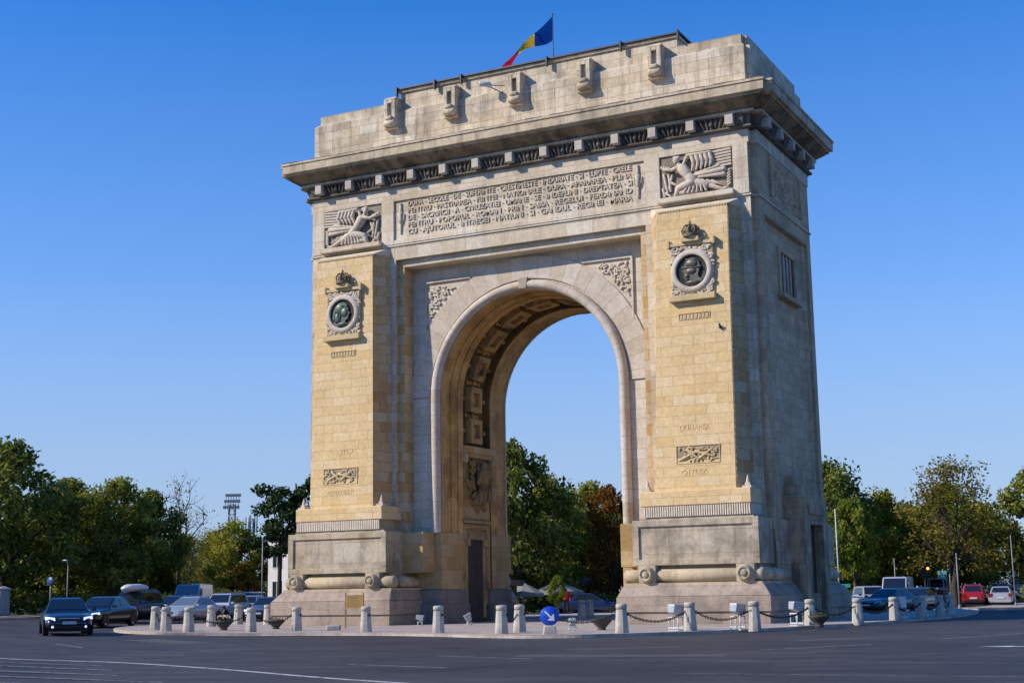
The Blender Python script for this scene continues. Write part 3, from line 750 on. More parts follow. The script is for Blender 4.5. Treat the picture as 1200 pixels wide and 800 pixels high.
# --- spandrel reliefs and their sunk frames
for s in (-1, 1):
    for sx in (-1, 1):
        mb = MB(); y = s*3.655
        rr = random.Random(17+sx)
        k = 0
        while k < 60:
            x = rr.uniform(4.05, 5.55); z = rr.uniform(15.2, 17.0)
            if sqrt(x*x+(z-AZ)**2) < 6.85 or x < 3.9: continue
            k += 1; a = rr.uniform(0, pi); l = .18
            mb.capsule((sx*(x-cos(a)*l*.5), y+s*.03, z-sin(a)*l*.5), (sx*(x+cos(a)*l*.5), y+s*.03, z+sin(a)*l*.5), .06, .045, 6)
        mb.lathe([(.10,.0),(.12,.08),(.2,.10),(.28,.06),(.30,.0)], (sx*5.0, y, 16.35), 'y', 18)
        part(mb, 'spandrel_relief', M_carve)
        mb = MB()
        mb.box(*sorted((sx*3.1, sx*5.78)), *sorted((s*3.64, s*3.76)), 17.20, 17.30); mb.box(*sorted((sx*5.68, sx*5.78)), *sorted((s*3.64, s*3.76)), 14.2, 17.20)
        part(mb, 'spandrel_frame', M_center, bevel=.01)
    mb = MB(); mb.hexa([(-.20,s*3.6,16.25),(.20,s*3.6,16.25),(.20,s*4.05,16.25),(-.20,s*4.05,16.25)], [(-.26,s*3.6,16.82),(.26,s*3.6,16.82),(.26,s*4.0,16.82),(-.26,s*4.0,16.82)])
    part(mb, 'keystone', M_archv, bevel=.02)

# --- end walls: window, doorway with gabled frame
for sx in (-1, 1):
    X = 12.12
    def eb(mb, d0, d1, y0, y1, z0, z1, m=0): mb.box(*sorted((sx*(X+d0), sx*(X+d1))), y0, y1, z0, z1, m)
    mb = MB()
    for a, b, c, d in ((-1.15,-.85,15.2,17.5),(1.6,1.9,15.2,17.5),(-.85,1.6,17.25,17.5)): eb(mb, -.1, .12, a, b, c, d)
    eb(mb, -.1, .34, -1.3, 2.05, 14.95, 15.19)
    for y in (-.25, .38, 1.0): eb(mb, -.05, .06, y-.11, y+.11, 15.2, 17.25)
    w = part(mb, 'end_window', M_side, bevel=.015)
    mb = MB(); eb(mb, -.06, .012, -.85, 1.6, 15.2, 17.25); part(mb, 'pane', M_glass, w)
    mb = MB()
    eb(mb, -.3, .95, -2.05, -1.15, 0, 5.6); eb(mb, -.3, .95, 1.15, 2.05, 0, 5.6); eb(mb, -.3, .95, -1.148, 1.148, 4.3, 5.6)
    eb(mb, -.3, .62, -1.85, 1.85, 5.602, 6.1); eb(mb, -.3, .40, -1.6, 1.6, 6.102, 6.5)
    eb(mb, .95, 1.02, -1.5, 1.5, 4.75, 5.2)
    d = part(mb, 'end_doorway', M_side, bevel=.02)
    mb = MB(); eb(mb, .1, .5, -1.147, 1.147, 0, 4.298); part(mb, 'door_void', M_void, d)  # dark sheet in place of the shade inside the end doorway
    mb = MB()
    eb(mb, -.2, .25, -4.3, 4.3, 1.0, 4.46); eb(mb, -.2, .70, -4.3, 4.3, -.05, 1.2)
    part(mb, 'end_wall_dado', M_side, bevel=.03)


# the block is a little shallower behind its centre line than in front
done = set()
def walk(o):
    for c in o.children:
        if c.data and c.data.name not in done:
            done.add(c.data.name)
            for v in c.data.vertices:
                if v.co.y > 0: v.co.y *= .90
        walk(c)
walk(ARCH)
# ------------------------------------------------------------------ ground
import numpy as np
def asphalt():
    m, nt, b = newmat('asphalt'); L = nt.links
    tc = N(nt, 'ShaderNodeTexCoord'); pos = tc.outputs['Object']
    a = noise(nt, pos, .12, 4, .6); c_ = noise(nt, pos, 38, 3, .7); d = noise(nt, scaled(nt, pos, (.5, .9, 1)), .9, 5, .65)
    c = ramp(nt, a, [(.32, (.032,.031,.034)), (.66, (.072,.067,.066))])
    c = mixc(nt, 1, c, ramp(nt, c_, [(.3, (.72,)*3), (.75, (1.35,)*3)]), 'MULTIPLY')
    c = mixc(nt, 1, c, ramp(nt, d, [(.35, (.68,.68,.71)), (.7, (1.3,1.27,1.23))]), 'MULTIPLY')
    # polished wheel tracks and oil, running round the square
    sp = N(nt, 'ShaderNodeSeparateXYZ'); L.new(pos, sp.inputs[0])
    r2 = math_(nt, 'SQRT', math_(nt, 'ADD', math_(nt, 'MULTIPLY', sp.outputs[0], sp.outputs[0]), math_(nt, 'MULTIPLY', sp.outputs[1], sp.outputs[1])))
    w = math_(nt, 'SINE', math_(nt, 'ADD', math_(nt, 'MULTIPLY', r2, 2*pi/1.75), math_(nt, 'MULTIPLY', d, 2.5)))
    c = mixc(nt, math_(nt, 'MULTIPLY', ramp(nt, w, [(.4, (0,0,0)), (1, (1,1,1))]), .55), c, (.032,.031,.033))
    # cracks and tar joints
    v = N(nt, 'ShaderNodeTexVoronoi'); v.feature = 'DISTANCE_TO_EDGE'; v.inputs['Scale'].default_value = .16
    wv = N(nt, 'ShaderNodeVectorMath'); wv.operation = 'ADD'; L.new(pos, wv.inputs[0])
    nn = N(nt, 'ShaderNodeTexNoise'); nn.inputs['Scale'].default_value = .6; L.new(pos, nn.inputs['Vector']); L.new(scaled(nt, nn.outputs[1], (2.5,2.5,0)), wv.inputs[1])
    L.new(wv.outputs[0], v.inputs['Vector'])
    cr = ramp(nt, v.outputs[0], [(0, (1,1,1)), (.012, (0,0,0))])
    c = mixc(nt, math_(nt, 'MULTIPLY', cr, .6), c, (.018,.018,.019))
    L.new(c, b.inputs['Base Color']); b.inputs['Roughness'].default_value = .72; b.inputs['Specular IOR Level'].default_value = .3
    bp = N(nt, 'ShaderNodeBump'); bp.inputs['Strength'].default_value = .35; bp.inputs['Distance'].default_value = .01; L.new(c_, bp.inputs['Height']); L.new(bp.outputs[0], b.inputs['Normal'])
    return m
def paving():
    m, nt, b = newmat('paving'); L = nt.links
    tc = N(nt, 'ShaderNodeTexCoord'); pos = tc.outputs['Object']
    br = N(nt, 'ShaderNodeTexBrick'); L.new(pos, br.inputs['Vector']); br.inputs['Scale'].default_value = 1
    br.inputs['Brick Width'].default_value = .8; br.inputs['Row Height'].default_value = .5; br.inputs['Mortar Size'].default_value = .012
    br.inputs['Color1'].default_value = (.40,.33,.275,1); br.inputs['Color2'].default_value = (.47,.40,.345,1); br.inputs['Mortar'].default_value = (.16,.14,.12,1)
    c = mixc(nt, 1, br.outputs['Color'], ramp(nt, noise(nt, pos, .6, 5, .65), [(.3, (.72,.71,.70)), (.7, (1.12,1.12,1.12))]), 'MULTIPLY')
    L.new(c, b.inputs['Base Color']); b.inputs['Roughness'].default_value = .85
    return m
def worn_paint(name, col, cover):
    m, nt, b = newmat(name); L = nt.links
    tc = N(nt, 'ShaderNodeTexCoord'); pos = tc.outputs['Object']
    f = ramp(nt, noise(nt, pos, 5, 6, .75), [(cover-.06, (1,1,1)), (cover+.06, (0,0,0))])
    c = mixc(nt, f, (.055,.052,.053), col)
    L.new(c, b.inputs['Base Color']); b.inputs['Roughness'].default_value = .7
    return m
def grassy():
    m, nt, b = newmat('park_grass'); L = nt.links
    tc = N(nt, 'ShaderNodeTexCoord'); pos = tc.outputs['Object']
    c = ramp(nt, noise(nt, pos, .5, 6, .7), [(.3, (.028,.040,.012)), (.5, (.05,.06,.02)), (.7, (.10,.075,.035))])
    L.new(c, b.inputs['Base Color']); b.inputs['Roughness'].default_value = .95
    return m
M_asph = asphalt(); M_pave = paving(); M_line = worn_paint('worn_road_paint', (.50,.49,.47), .56); M_line2 = worn_paint('faded_road_paint', (.30,.29,.285), .55); M_grass = grassy()
M_kerb = stone('kerb_stone', [(.48,.40,.34),(.53,.455,.395),(.44,.36,.30)], 1.0, 4, grime=.35, streak=.1, mortar=.7)
M_kerb2 = M_kerb
def conform(bm, off):
    A = Vector((cos(YAW), sin(YAW), 0))
    for l in (-11, -31):
        co = Vector((CAM.x, CAM.y, 0))+A*l
        bmesh.ops.bisect_plane(bm, geom=bm.verts[:]+bm.edges[:]+bm.faces[:], plane_co=co, plane_no=A)
    for v in bm.verts: v.co.z = gz(v.co.x, v.co.y)+off
def flat(name, poly, off, mat, sides=False):
    bm = bmesh.new(); f = bm.faces.new([bm.verts.new((x, y, 0)) for x, y in poly])
    bmesh.ops.triangulate(bm, faces=[f]); conform(bm, off)
    bmesh.ops.recalc_face_normals(bm, faces=bm.faces)
    for f in bm.faces:
        if f.normal.z < 0: f.normal_flip()
    me = bpy.data.meshes.new(name); bm.to_mesh(me); bm.free(); me.materials.append(mat)
    o = bpy.data.objects.new(name, me); COL.objects.link(o); return tag(o, kind='structure')
def smooth_poly(p, n=5, closed=True):
    out = []; k = len(p)
    for i in range(k if closed else k-1):
        p0, p1, p2, p3 = (p[(i-1) % k], p[i], p[(i+1) % k], p[(i+2) % k]) if closed else (p[max(i-1,0)], p[i], p[i+1], p[min(i+2,k-1)])
        for j in range(n):
            t = j/n
            out.append(tuple(.5*((2*p1[a])+(-p0[a]+p2[a])*t+(2*p0[a]-5*p1[a]+4*p2[a]-p3[a])*t*t+(-p0[a]+3*p1[a]-3*p2[a]+p3[a])*t**3) for a in (0,1)))
    if not closed: out.append(tuple(p[-1]))
    return out
def ribbon(name, pts, w, off, mat, closed=False, mb=None):
    own = mb is None
    if own: mb = MB()
    n = len(pts); vs = []
    for i, p in enumerate(pts):
        a = pts[(i-1) % n] if closed or i else pts[0]; b = pts[(i+1) % n] if closed or i < n-1 else pts[-1]
        t = Vector((b[0]-a[0], b[1]-a[1])).normalized(); nx, ny = -t.y, t.x
        for s in (-.5, .5):
            x, y = p[0]+nx*w*s, p[1]+ny*w*s; vs.append((x, y, gz(x, y)+off))
    mb.add(vs, [(2*i, 2*i+1, 2*((i+1) % n)+1, 2*((i+1) % n)) for i in range(n if closed else n-1)])
    if own: return tag(mb.build(name, mat), kind='structure')
flat('road', [(-2500,-900),(2500,-900),(2500,2600),(-2500,2600)], 0, M_asph)
ISL = [(-14.9,-15.6),(-13.2,-17.7),(-11.3,-19.2),(-9.0,-19.9),(-7.0,-19.2),(-4.2,-18.4),(-1.3,-18.3),(1.6,-18.7),(4.7,-20.0),(6.5,-21.0),(8.4,-21.6),(9.9,-21.4),(11.1,-20.6),(13.1,-18.1),(14.9,-14.0),(16.4,-7.4),(17.4,.8),(17.7,7.6),(17.3,15.0),(16.2,22.5),(13.6,29.5),(12.4,30.5),(11.2,29.0),(9.6,22),(3,19.5),(-6,18.5),(-14,12),(-17.6,4),(-18.3,-4),(-17.0,-11.5)]
ISLs = smooth_poly(ISL, 5)
flat('traffic_island_pavement', ISLs, .10, M_pave)
mb = MB(); n = len(ISLs)
cx_, cy_ = 1, 0
def off_poly(P, d):
    out = []; n = len(P)
    for i, p in enumerate(P):
        a, b = P[i-1], P[(i+1) % n]; t = Vector((b[0]-a[0], b[1]-a[1])).normalized()
        out.append((p[0]-t.y*d, p[1]+t.x*d))
    return out
INN = off_poly(ISLs, .32)
def kerb(mb, A, B, h):
    n = len(A)
    vs = [(x, y, gz(x, y)-.05) for x, y in A]+[(x, y, gz(x, y)+h) for x, y in A]+[(x, y, gz(x, y)+h) for x, y in B]+[(x, y, gz(x, y)-.05) for x, y in B]
    for k in range(3): mb.add(vs, [(k*n+i, k*n+(i+1) % n, (k+1)*n+(i+1) % n, (k+1)*n+i) for i in range(n)])
kerb(mb, ISLs, INN, .112)
tag(mb.build('island_kerb', M_kerb, bevel=0), kind='structure')
# raised pavement behind the arch
RP = [(-13,6.1),(9,7.4),(10,16),(5,18.6),(-6,17.6),(-12,12)]
flat('rear_pavement', RP, .20, M_pave)
mb = MB(); kerb(mb, RP, off_poly(RP, .3), .204); tag(mb.build('rear_kerb', M_kerb), kind='structure')
# park land beyond the carriageway
PK_L = [(-34.1,-4.5),(-36.4,.6),(-41,8.5),(-58,31),(-95,78),(-230,230),(-500,160),(-330,-60),(-120,-70),(-48,-22)]
PK_M = [(-28,19),(-20,19.5),(-9,20.8),(-2,27),(2.2,40),(4.2,60),(6.4,120),(4,300),(-150,420),(-180,210),(-70,70),(-42,36)]
PK_R = [(13.6,31.5),(15.5,28),(22,30),(120,60),(500,260),(400,600),(30,420),(14.5,160),(14.2,70)]
for nm, P in (('park_ground',PK_L),('park_ground',PK_M),('park_ground',PK_R)):
    flat(nm, P, .10, M_grass)
    mb = MB(); kerb(mb, P, off_poly(P, .3 if True else 0), .115); tag(mb.build('park_kerb', M_kerb2), kind='structure')
    Q = P
# footways: a paved strip beside the left and right park kerbs
ribbon('footway', [(-38.2,1.2),(-42.6,9.2),(-59.6,31.8)], 3.4, .106, M_pave); ribbon('footway', [(-35.8,-5),(-38.2,1.2)], 3.2, .106, M_pave)
ribbon('footway', [(-22,22),(-9.2,23),(-3.6,28.5),(.4,41),(2.2,60)], 3.6, .106, M_pave)
ribbon('footway', [(15.6,32.5),(16.0,70),(16.4,150)], 3.2, .106, M_pave)
# painted markings
mb = MB()
for a, b, w in (((12.63,-38.16),(15.74,-39.14),.11),((12.53,-34.01),(15.74,-35.24),.11),((14.22,-30.07),(16.89,-28.33),.12),((19.6,-29.93),(21.54,-26.36),.13),((2.56,-34.5),(5.15,-34.84),.11),((20.43,-35.5),(26.7,-35.58),.05),((21.2,-40.1),(27.3,-39.95),.06),((22.6,-22),(24.2,-17.5),.12),((24.4,-13),(25.0,-8),.12),((-4.5,-29.8),(-1.7,-31.5),.1)):
    ribbon(None, [a, b], w, .004, None, mb=mb)
tag(mb.build('lane_markings', M_line2), kind='structure')
mb = MB()
edge = smooth_poly([(-2.2,-36.6),(1.72,-38.02),(5.26,-38.05),(10.55,-40.29),(14.84,-42.56),(17.5,-43.78),(20.5,-45.1),(24,-46.4)], 5, False)
ribbon(None, edge, .17, .004, None, mb=mb)
o = tag(mb.build('edge_line', M_line), kind='structure')
mb = MB()
for a, b, w in (((2.6,-40.6),(8.6,-41.3),.10),((3.4,-42.2),(10.2,-42.9),.10),((5.6,-43.7),(12.9,-44.6),.10),((8.0,-45.1),(14,-46.0),.10),((3.0,-39.5),(6.8,-39.7),.08),((9.5,-46.4),(16,-47.2),.10)):
    ribbon(None, [a, b], w, .004, None, mb=mb)
tag(mb.build('hatched_markings', M_line2), kind='structure')
mb = MB()   # white lane arrow at the right
ar = [(24.45,-27.62),(25.6,-27.15),(25.55,-26.85),(27.6,-26.2),(27.7,-26.6),(25.75,-27.2)]
mb.poly([(x, y, gz(x, y)+.004) for x, y in ((24.5,-27.55),(25.3,-27.72),(25.32,-27.55),(27.4,-27.6),(27.4,-27.3),(25.32,-27.3),(25.3,-27.1))])
tag(mb.build('lane_arrow', plain('fresh_road_paint', (.62,.62,.60), .6)), kind='structure')

# repairs, tar seams and covers in the carriageway
M_patch = plain('patched_asphalt', (.036,.034,.036), .8, 0, .25, 30); M_patch2 = plain('pale_patch', (.082,.078,.075), .85, 0, .2, 30); M_tar = plain('tar_seam', (.016,.016,.017), .45, 0, .2)
for i, (x, y, w_, h_, rz, m) in enumerate(((6,-31.5,3.4,1.3,-.25,M_patch),(17.2,-33.4,5.2,1.1,.15,M_patch2),(-3.5,-25.5,4.2,1.6,-.35,M_patch2),(22.6,-31.2,2.2,1.5,.5,M_patch),(12.2,-25.6,2.6,.9,.12,M_patch),(19.6,-22.2,3.2,1.0,.9,M_patch2))):
    c_, s_ = cos(rz), sin(rz)
    flat('road_patch', [(x+a*c_-b*s_, y+a*s_+b*c_) for a, b in ((-w_/2,-h_/2),(w_/2,-h_/2),(w_/2,h_/2),(-w_/2,h_/2))], .003, m)
mb = MB(); rr = random.Random(12)
for a, b in (((-6,-23),(9,-27)),((9,-27),(20,-24)),((4,-36),(22,-33.5)),((16,-40),(20,-27)),((-2,-30),(8,-34.5)),((24,-34),(27,-22))):
    pts = [(a[0]+(b[0]-a[0])*t/14+rr.uniform(-.12,.12), a[1]+(b[1]-a[1])*t/14+rr.uniform(-.12,.12)) for t in range(15)]
    ribbon(None, pts, .035, .0055, None, mb=mb)
tag(mb.build('tar_seams', M_tar), kind='structure')
for x, y, l in ((10.4,-29.6,'round iron cover in the roadway before the blue sign'),(19.2,-36.3,'round iron cover in the roadway at the lower right'),(1.2,-27.2,'round iron cover in the roadway before the left pedestal')):
    mb = MB(); mb.lathe([(0,.008),(.27,.008),(.28,.004),(.33,.004),(.34,0)], (0,0,0), n=24); o = mb.build('manhole_cover', plain('cast_iron_cover', (.045,.04,.036), .55, .5, .3, 20)); o.location = (x, y, gz(x, y)); tag(o, l, 'manhole cover')

# ------------------------------------------------------------------ bollards and chains
M_boll = stone('bollard_stone', [(.50,.455,.39),(.55,.50,.44)], 4, 4, grime=.45, streak=.25, mortar=0, msize=.001)
M_chain = plain('chain_iron', (.022,.022,.024), .5, .5)
def gi(x, y): return gz(x, y)+.10
mb = MB()
n8 = [(cos(pi/8+pi/4*i), sin(pi/8+pi/4*i)) for i in range(8)]
def oct_(mb, r0, z0, r1, z1): mb.prism2([(x*r0,y*r0,z0) for x,y in n8], [(x*r1,y*r1,z1) for x,y in n8])
oct_(mb, .255, -.08, .195, .80)
shaft = (mb, )
mbc = MB(); mbc.lathe([(0,.80),(.172,.80),(.172,.825),(.192,.83),(.196,.93),(.188,.975),(.16,.995),(0,1.005)], n=20)
mbr = MB()
for a in (0, pi): mbr.lathe([(.03,0),(.055,.01),(.055,.03),(.03,.04)], (cos(a)*.2, 0, .66), 'x', 8)
BP = None
def bollard(x, y, label, rz=0, sz=1.0):
    global BP
    if BP is None:
        BP = thing('stone_bollard', label, 'bollard')
        mb.build('shaft', M_boll, BP, bevel=.012); mbc.build('cap', M_boll, BP); mbr.build('chain_eye', M_chain, BP)
        t = BP
    else: t = copy_tree(BP)
    t.location = (x, y, gi(x, y)); t.rotation_euler = (0, 0, rz); t.scale = (sz,)*3
    return tag(t, label, 'bollard', 'pale stone bollards around the arch island')
BL = [(-11.28,-17.26,'leftmost pale stone bollard on the island tip beside the dark cars'),
 (-9.84,-18.25,'second stone bollard from the left, its chain running towards the silver sedan'),
 (-8.37,-18.56,'third stone bollard from the left, in front of the silver sedan'),
 (-6.60,-16.72,'stone bollard just right of the flower bowl at the left end of the island'),
 (-5.35,-15.23,'stone bollard in front of the left pedestal beside the second flower bowl'),
 (-.64,-17.10,'stone bollard right of the ochre notice board in front of the left pedestal'),
 (3.47,-18.45,'lone stone bollard in front of the shaded left foot of the arch'),
 (6.77,-19.63,'near bollard of the close pair in front of the arch opening'),
 (6.65,-17.97,'far bollard of the close pair in front of the arch opening'),
 (11.35,-19.44,'stone bollard right of the round blue sign, at the left foot of the right pedestal'),
 (12.82,-16.68,'stone bollard in the middle of the right pedestal, white floodlight at its left'),
 (14.77,-15.36,'stone bollard in front of the right corner of the right pedestal'),
 (15.25,-9.77,'stone bollard with a long white floodlight box directly at its left'),
 (16.54,-7.44,'stone bollard just right of the shaded end wall, in front of the white van'),
 (16.90,-2.55,'stone bollard in front of the teal car at the right of the island'),
 (17.28,1.38,'stone bollard between the two hooded floodlights at the right'),
 (17.23,5.91,'stone bollard right of the last hooded floodlight, near the island tip'),
 (16.95,10.06,'last stone bollard on the right tip of the island'),
 (-13.74,-10.52,'stone bollard behind the flower bowl, before the white estate car'),
 (-15.91,-5.70,'small looking bollard standing behind, between the white estate and a small car'),
 (-14.32,-5.31,'bollard half hidden at the left end of the left plinth'),
 (-1.57,5.54,'left bollard of the pair seen through the arch'),
 (-2.15,7.88,'right bollard of the pair seen through the arch')]
for i, (x, y, l) in enumerate(BL):
    nx = BL[min(i+1, len(BL)-1)]; pv = BL[max(i-1, 0)]
    bollard(x, y, l, atan2(nx[1]-pv[1], nx[0]-pv[0]) if i < 18 else R.uniform(0, 3))
def chain(a, b, label, sag=.30):
    A = Vector((*a, gi(*a)+.66)); B = Vector((*b, gi(*b)+.66)); d = (B-A); d2 = d.normalized()
    A = A+d2*.22; B = B-d2*.22
    mb = MB(); Ln = (B-A).length; k = max(8, int(Ln/.085))
    pts = [A.lerp(B, i/k)-Vector((0,0,sag*4*(i/k)*(1-i/k))) for i in range(k+1)]
    side = d2.cross(Vector((0,0,1)))
    for i in range(k):
        p = (pts[i]+pts[i+1])/2; t = (pts[i+1]-pts[i]).normalized(); w = side if i % 2 else t.cross(side).normalized()
        lp = []
        for q in range(8):
            an = 2*pi*q/8; lp.append(p+t*cos(an)*.068+w*sin(an)*.038)
        for q in range(8): mb.tube([lp[q], lp[(q+1) % 8]], .013, 4, cap=False)
    o = mb.build('chain', M_chain)
    tag(o, label, 'chain', 'black chains slung between the bollards')
CH = [(1,2,'sagging chain between the second and third bollards from the left'),(0,1,'short chain between the two leftmost bollards'),(2,3,'chain passing behind the flower bowl at the left end of the island'),(3,4,'long black chain at the left end of the left plinth'),
 (7,8,'short chain joining the close pair of bollards before the arch opening'),(9,10,'well seen black chain in front of the left half of the right pedestal'),(10,11,'well seen black chain in front of the right half of the right pedestal'),(11,12,'black chain in front of the shaded corner of the right plinth'),
 (12,13,'black chain in front of the shaded end wall of the arch'),(13,14,'black chain in front of the teal car'),(14,15,'chain beside the first hooded floodlight at the right'),(15,16,'chain beside the second hooded floodlight at the right'),(16,17,'last chain at the right tip of the island')]
for a, b, l in CH: chain(BL[a][:2], BL[b][:2], l, .30 if a != 7 else .25)
chain((8.5,-19.9), (11.35,-19.44), 'black chain hanging between the round blue sign and the right pedestal', .28)

# ------------------------------------------------------------------ planters, blocks, boards, floodlights, sign
M_bowl = plain('dark_cast_stone', (.075,.062,.05), .8, 0, .3, 6, .3)
M_leaf1 = plain('planter_leaves', (.05,.08,.02), .7, 0, .4, 20); M_flow = plain('pale_flowers', (.62,.50,.38), .7, 0, .3, 20)
def planter(x, y, label, flowers=True):
    t = thing('flower_bowl', label, 'planter', (x, y, gi(x, y)), 0, 'low stone flower bowls on the island'); t.scale = (.54,.54,.75)
    mb = MB(); mb.lathe([(0,-.05),(.30,-.05),(.32,.04),(.26,.09),(.42,.22),(.66,.40),(.74,.48),(.74,.54),(.66,.54),(.6,.50),(0,.47)], n=24); mb.build('bowl', M_bowl, t)
    rr = random.Random(int(x*10)); a = MB(); b = MB()
    for i in range(90):
        an = rr.uniform(0, 2*pi); r = .6*sqrt(rr.random()); z = .5+rr.uniform(0, .16)
        c = Vector((r*cos(an), r*sin(an), z)); a.obox(c, Vector((rr.uniform(-1,1),rr.uniform(-1,1),rr.uniform(-.5,1))).normalized()*.06, Vector((rr.uniform(-1,1),rr.uniform(-1,1),0)).normalized()*.03, (0,0,.004))
    a.build('plants', M_leaf1, t)
    if flowers:
        for i in range(26):
            an = rr.uniform(0, 2*pi); r = .55*sqrt(rr.random()); b.ball((r*cos(an), r*sin(an), .68+rr.uniform(0,.16)), .055, 6, 0, 4)
        b.build('flowers', M_flow, t)
    return t
planter(-9.03,-15.47,'dark stone bowl with pale flowers at the left end of the island')
planter(-8.6,-12.3,'dark stone bowl tucked against the left end of the left plinth',False)
planter(8.9,-15.6,'wide dark stone bowl in front of the arch opening',False)
planter(16.1,-11.6,'dark stone bowl low beside the shaded end of the right plinth',False)
mb = MB(); mb.box(-.30,.30,-.22,.22,-.02,.22); o = mb.build('stone_block', M_boll, bevel=.05, segs=2); o.location = (-3.9,-14.6,gi(-3.9,-14.6)); o.rotation_euler = (0,0,.5)
tag(o, 'low pale stone block on the pavement in front of the left plinth', 'block')
t = thing('notice_board', 'ochre notice board on thin posts before the left plinth', 'notice board', (-4.75,-11.9,gi(-5,-11.9)), .38)
M_och = plain('ochre_board', (.50,.30,.085), .7, 0, .15, 5); M_post = plain('ochre_post', (.30,.19,.07), .6)
mb = MB(); mb.box(-.33,-.27,-.03,.03,-.02,1.56); mb.box(.47,.52,-.03,.03,.85,1.56); mb.build('post', M_post, t)
mb = MB(); mb.box(-.29,.50,-.05,-.031,.88,1.46); mb.build('board', M_och, t)
mb = MB(); rr = random.Random(1)
for q in range(7):
    zz = 1.38-q*.07; mb.box(-.22, .44-rr.uniform(0,.2), -.054,-.0505, zz-.014, zz)
mb.build('faint_lettering', M_post, t)
M_white = plain('white_enamel', (.56,.56,.54), .35, 0, .1); M_lens = plain('lamp_glass', (.35,.38,.40), .08, 0, .05, spec=.6); M_grey = plain('grey_metal', (.30,.31,.32), .4, .5)
M_hous = plain('pale_grey_housing', (.40,.42,.43), .35, .2, .15)
def floodlight(x, y, rz, label, w=.85, hood=False, sh=.55, dark=False):
    t = thing('floodlight', label, 'floodlight', (x, y, gi(x, y)), rz, 'white floodlights aimed at the arch')
    mb = MB()
    for a in (-.28,.28):
        for b in (-.2,.2): mb.tube([(a,b,-.02),(a,b,sh)], .028, 6)
    for z in (sh, .12): mb.box(-.31,.31,-.23,-.17,z-.03,z+.03); mb.box(-.31,.31,.17,.23,z-.03,z+.03)
    mb.box(-.31,-.25,-.168,.168,sh-.028,sh+.028); mb.box(.25,.31,-.168,.168,sh-.028,sh+.028)
    mb.box(-.33,.33,-.25,.25,-.03,.03); mb.build('stand', M_white, t)
    mb = MB()
    a = [(-w/2,-.22,0),(w/2,-.22,0),(w/2,.22,0),(-w/2,.22,0)]
    if hood: mb.prism2([(-.26,-.2,.0),(.26,-.2,.0),(.26,.2,.0),(-.26,.2,.0)], [(-.42,-.34,.62),(.42,-.34,.62),(.42,.34,.62),(-.42,.34,.62)])
    else: mb.prism2([(-.24,-.25,0),(.24,-.25,0),(.30,-.34,.46),(-.30,-.34,.46)], [(-.2,.40,.06),(.2,.40,.06),(.24,.40,.42),(-.24,.40,.42)])
    mb.xf(Matrix.Translation((0,0,sh+.08)) @ Matrix.Rotation(radians(-24 if hood else 8), 4, 'X'))
    h = mb.build('housing', M_hous, t, bevel=.04, segs=2); t.scale = (.72,.72,.85)
    mb = MB()
    if hood: mb.box(-.36,.36,-.28,.28,.621,.632)
    else: mb.box(-.235,.235,-.36,-.345,.04,.42)
    mb.xf(Matrix.Translation((0,0,sh+.08)) @ Matrix.Rotation(radians(-24 if hood else 8), 4, 'X'))
    mb.build('lens', M_lens, h)
    return t
floodlight(12.25,-16.6,pi-.3,'white floodlight left of the middle bollard of the right pedestal')
floodlight(14.2,-15.5,pi-.3,'white floodlight left of the bollard at the right pedestal corner')
floodlight(14.95,-10.6,pi-.6,'long white floodlight box on a square white frame by the shaded end wall',1.0)
floodlight(16.9,-.9,1.2,'left of the two hooded white floodlights at the right end of the island',hood=True,sh=.42)
floodlight(16.8,4.0,1.2,'right of the two hooded white floodlights at the right end of the island',hood=True,sh=.42)
floodlight(-3.85,-7.6,2.0,'floodlight in the shade beside the right side of the left plinth',sh=.3).scale = (.5,.5,.6)
floodlight(-1.6,-6.9,2.2,'tilted floodlight in the shade left of the passage doorway',hood=True,sh=.2).scale = (.5,.5,.6)
floodlight(8.9,-18.2,pi+.5,'grey white floodlight just behind the round blue sign',sh=.3).scale = (.5,.5,.6)
M_blue = plain('sign_blue', (.01,.075,.52), .35, 0, .06); M_swhite = plain('sign_white', (.75,.75,.75), .4, 0, .05)
sx_, sy_ = 9.08, -20.45
t = thing('round_sign', 'round blue keep right sign with white arrow on a low stone foot', 'road sign', (sx_, sy_, gi(sx_, sy_)), YAW+.02)
mb = MB(); mb.prism2([(-.24,-.2,-.03),(.24,-.2,-.03),(.24,.2,-.03),(-.24,.2,-.03)], [(-.2,-.16,.30),(.2,-.16,.30),(.2,.16,.30),(-.2,.16,.30)]); mb.build('foot', M_boll, t, bevel=.03)
mb = MB(); mb.tube([(0,.02,.25),(0,.02,.9)], .035, 8); mb.build('post', M_grey, t)
mb = MB(); mb.lathe([(0,-.04),(.325,-.04),(.33,-.03),(.33,-.01),(0,-.01)], (0,0,.62), 'y', 40); d = mb.build('disc', M_blue, t)
mb = MB(); ar = [(-.19,.145),(-.145,.19),(.055,-.01),(.145,.08),(.165,-.165),(-.08,-.145),(.01,-.055)]
mb.poly([(x,-.046,.62+z) for x, z in ar]); mb.build('arrow', M_swhite, d)

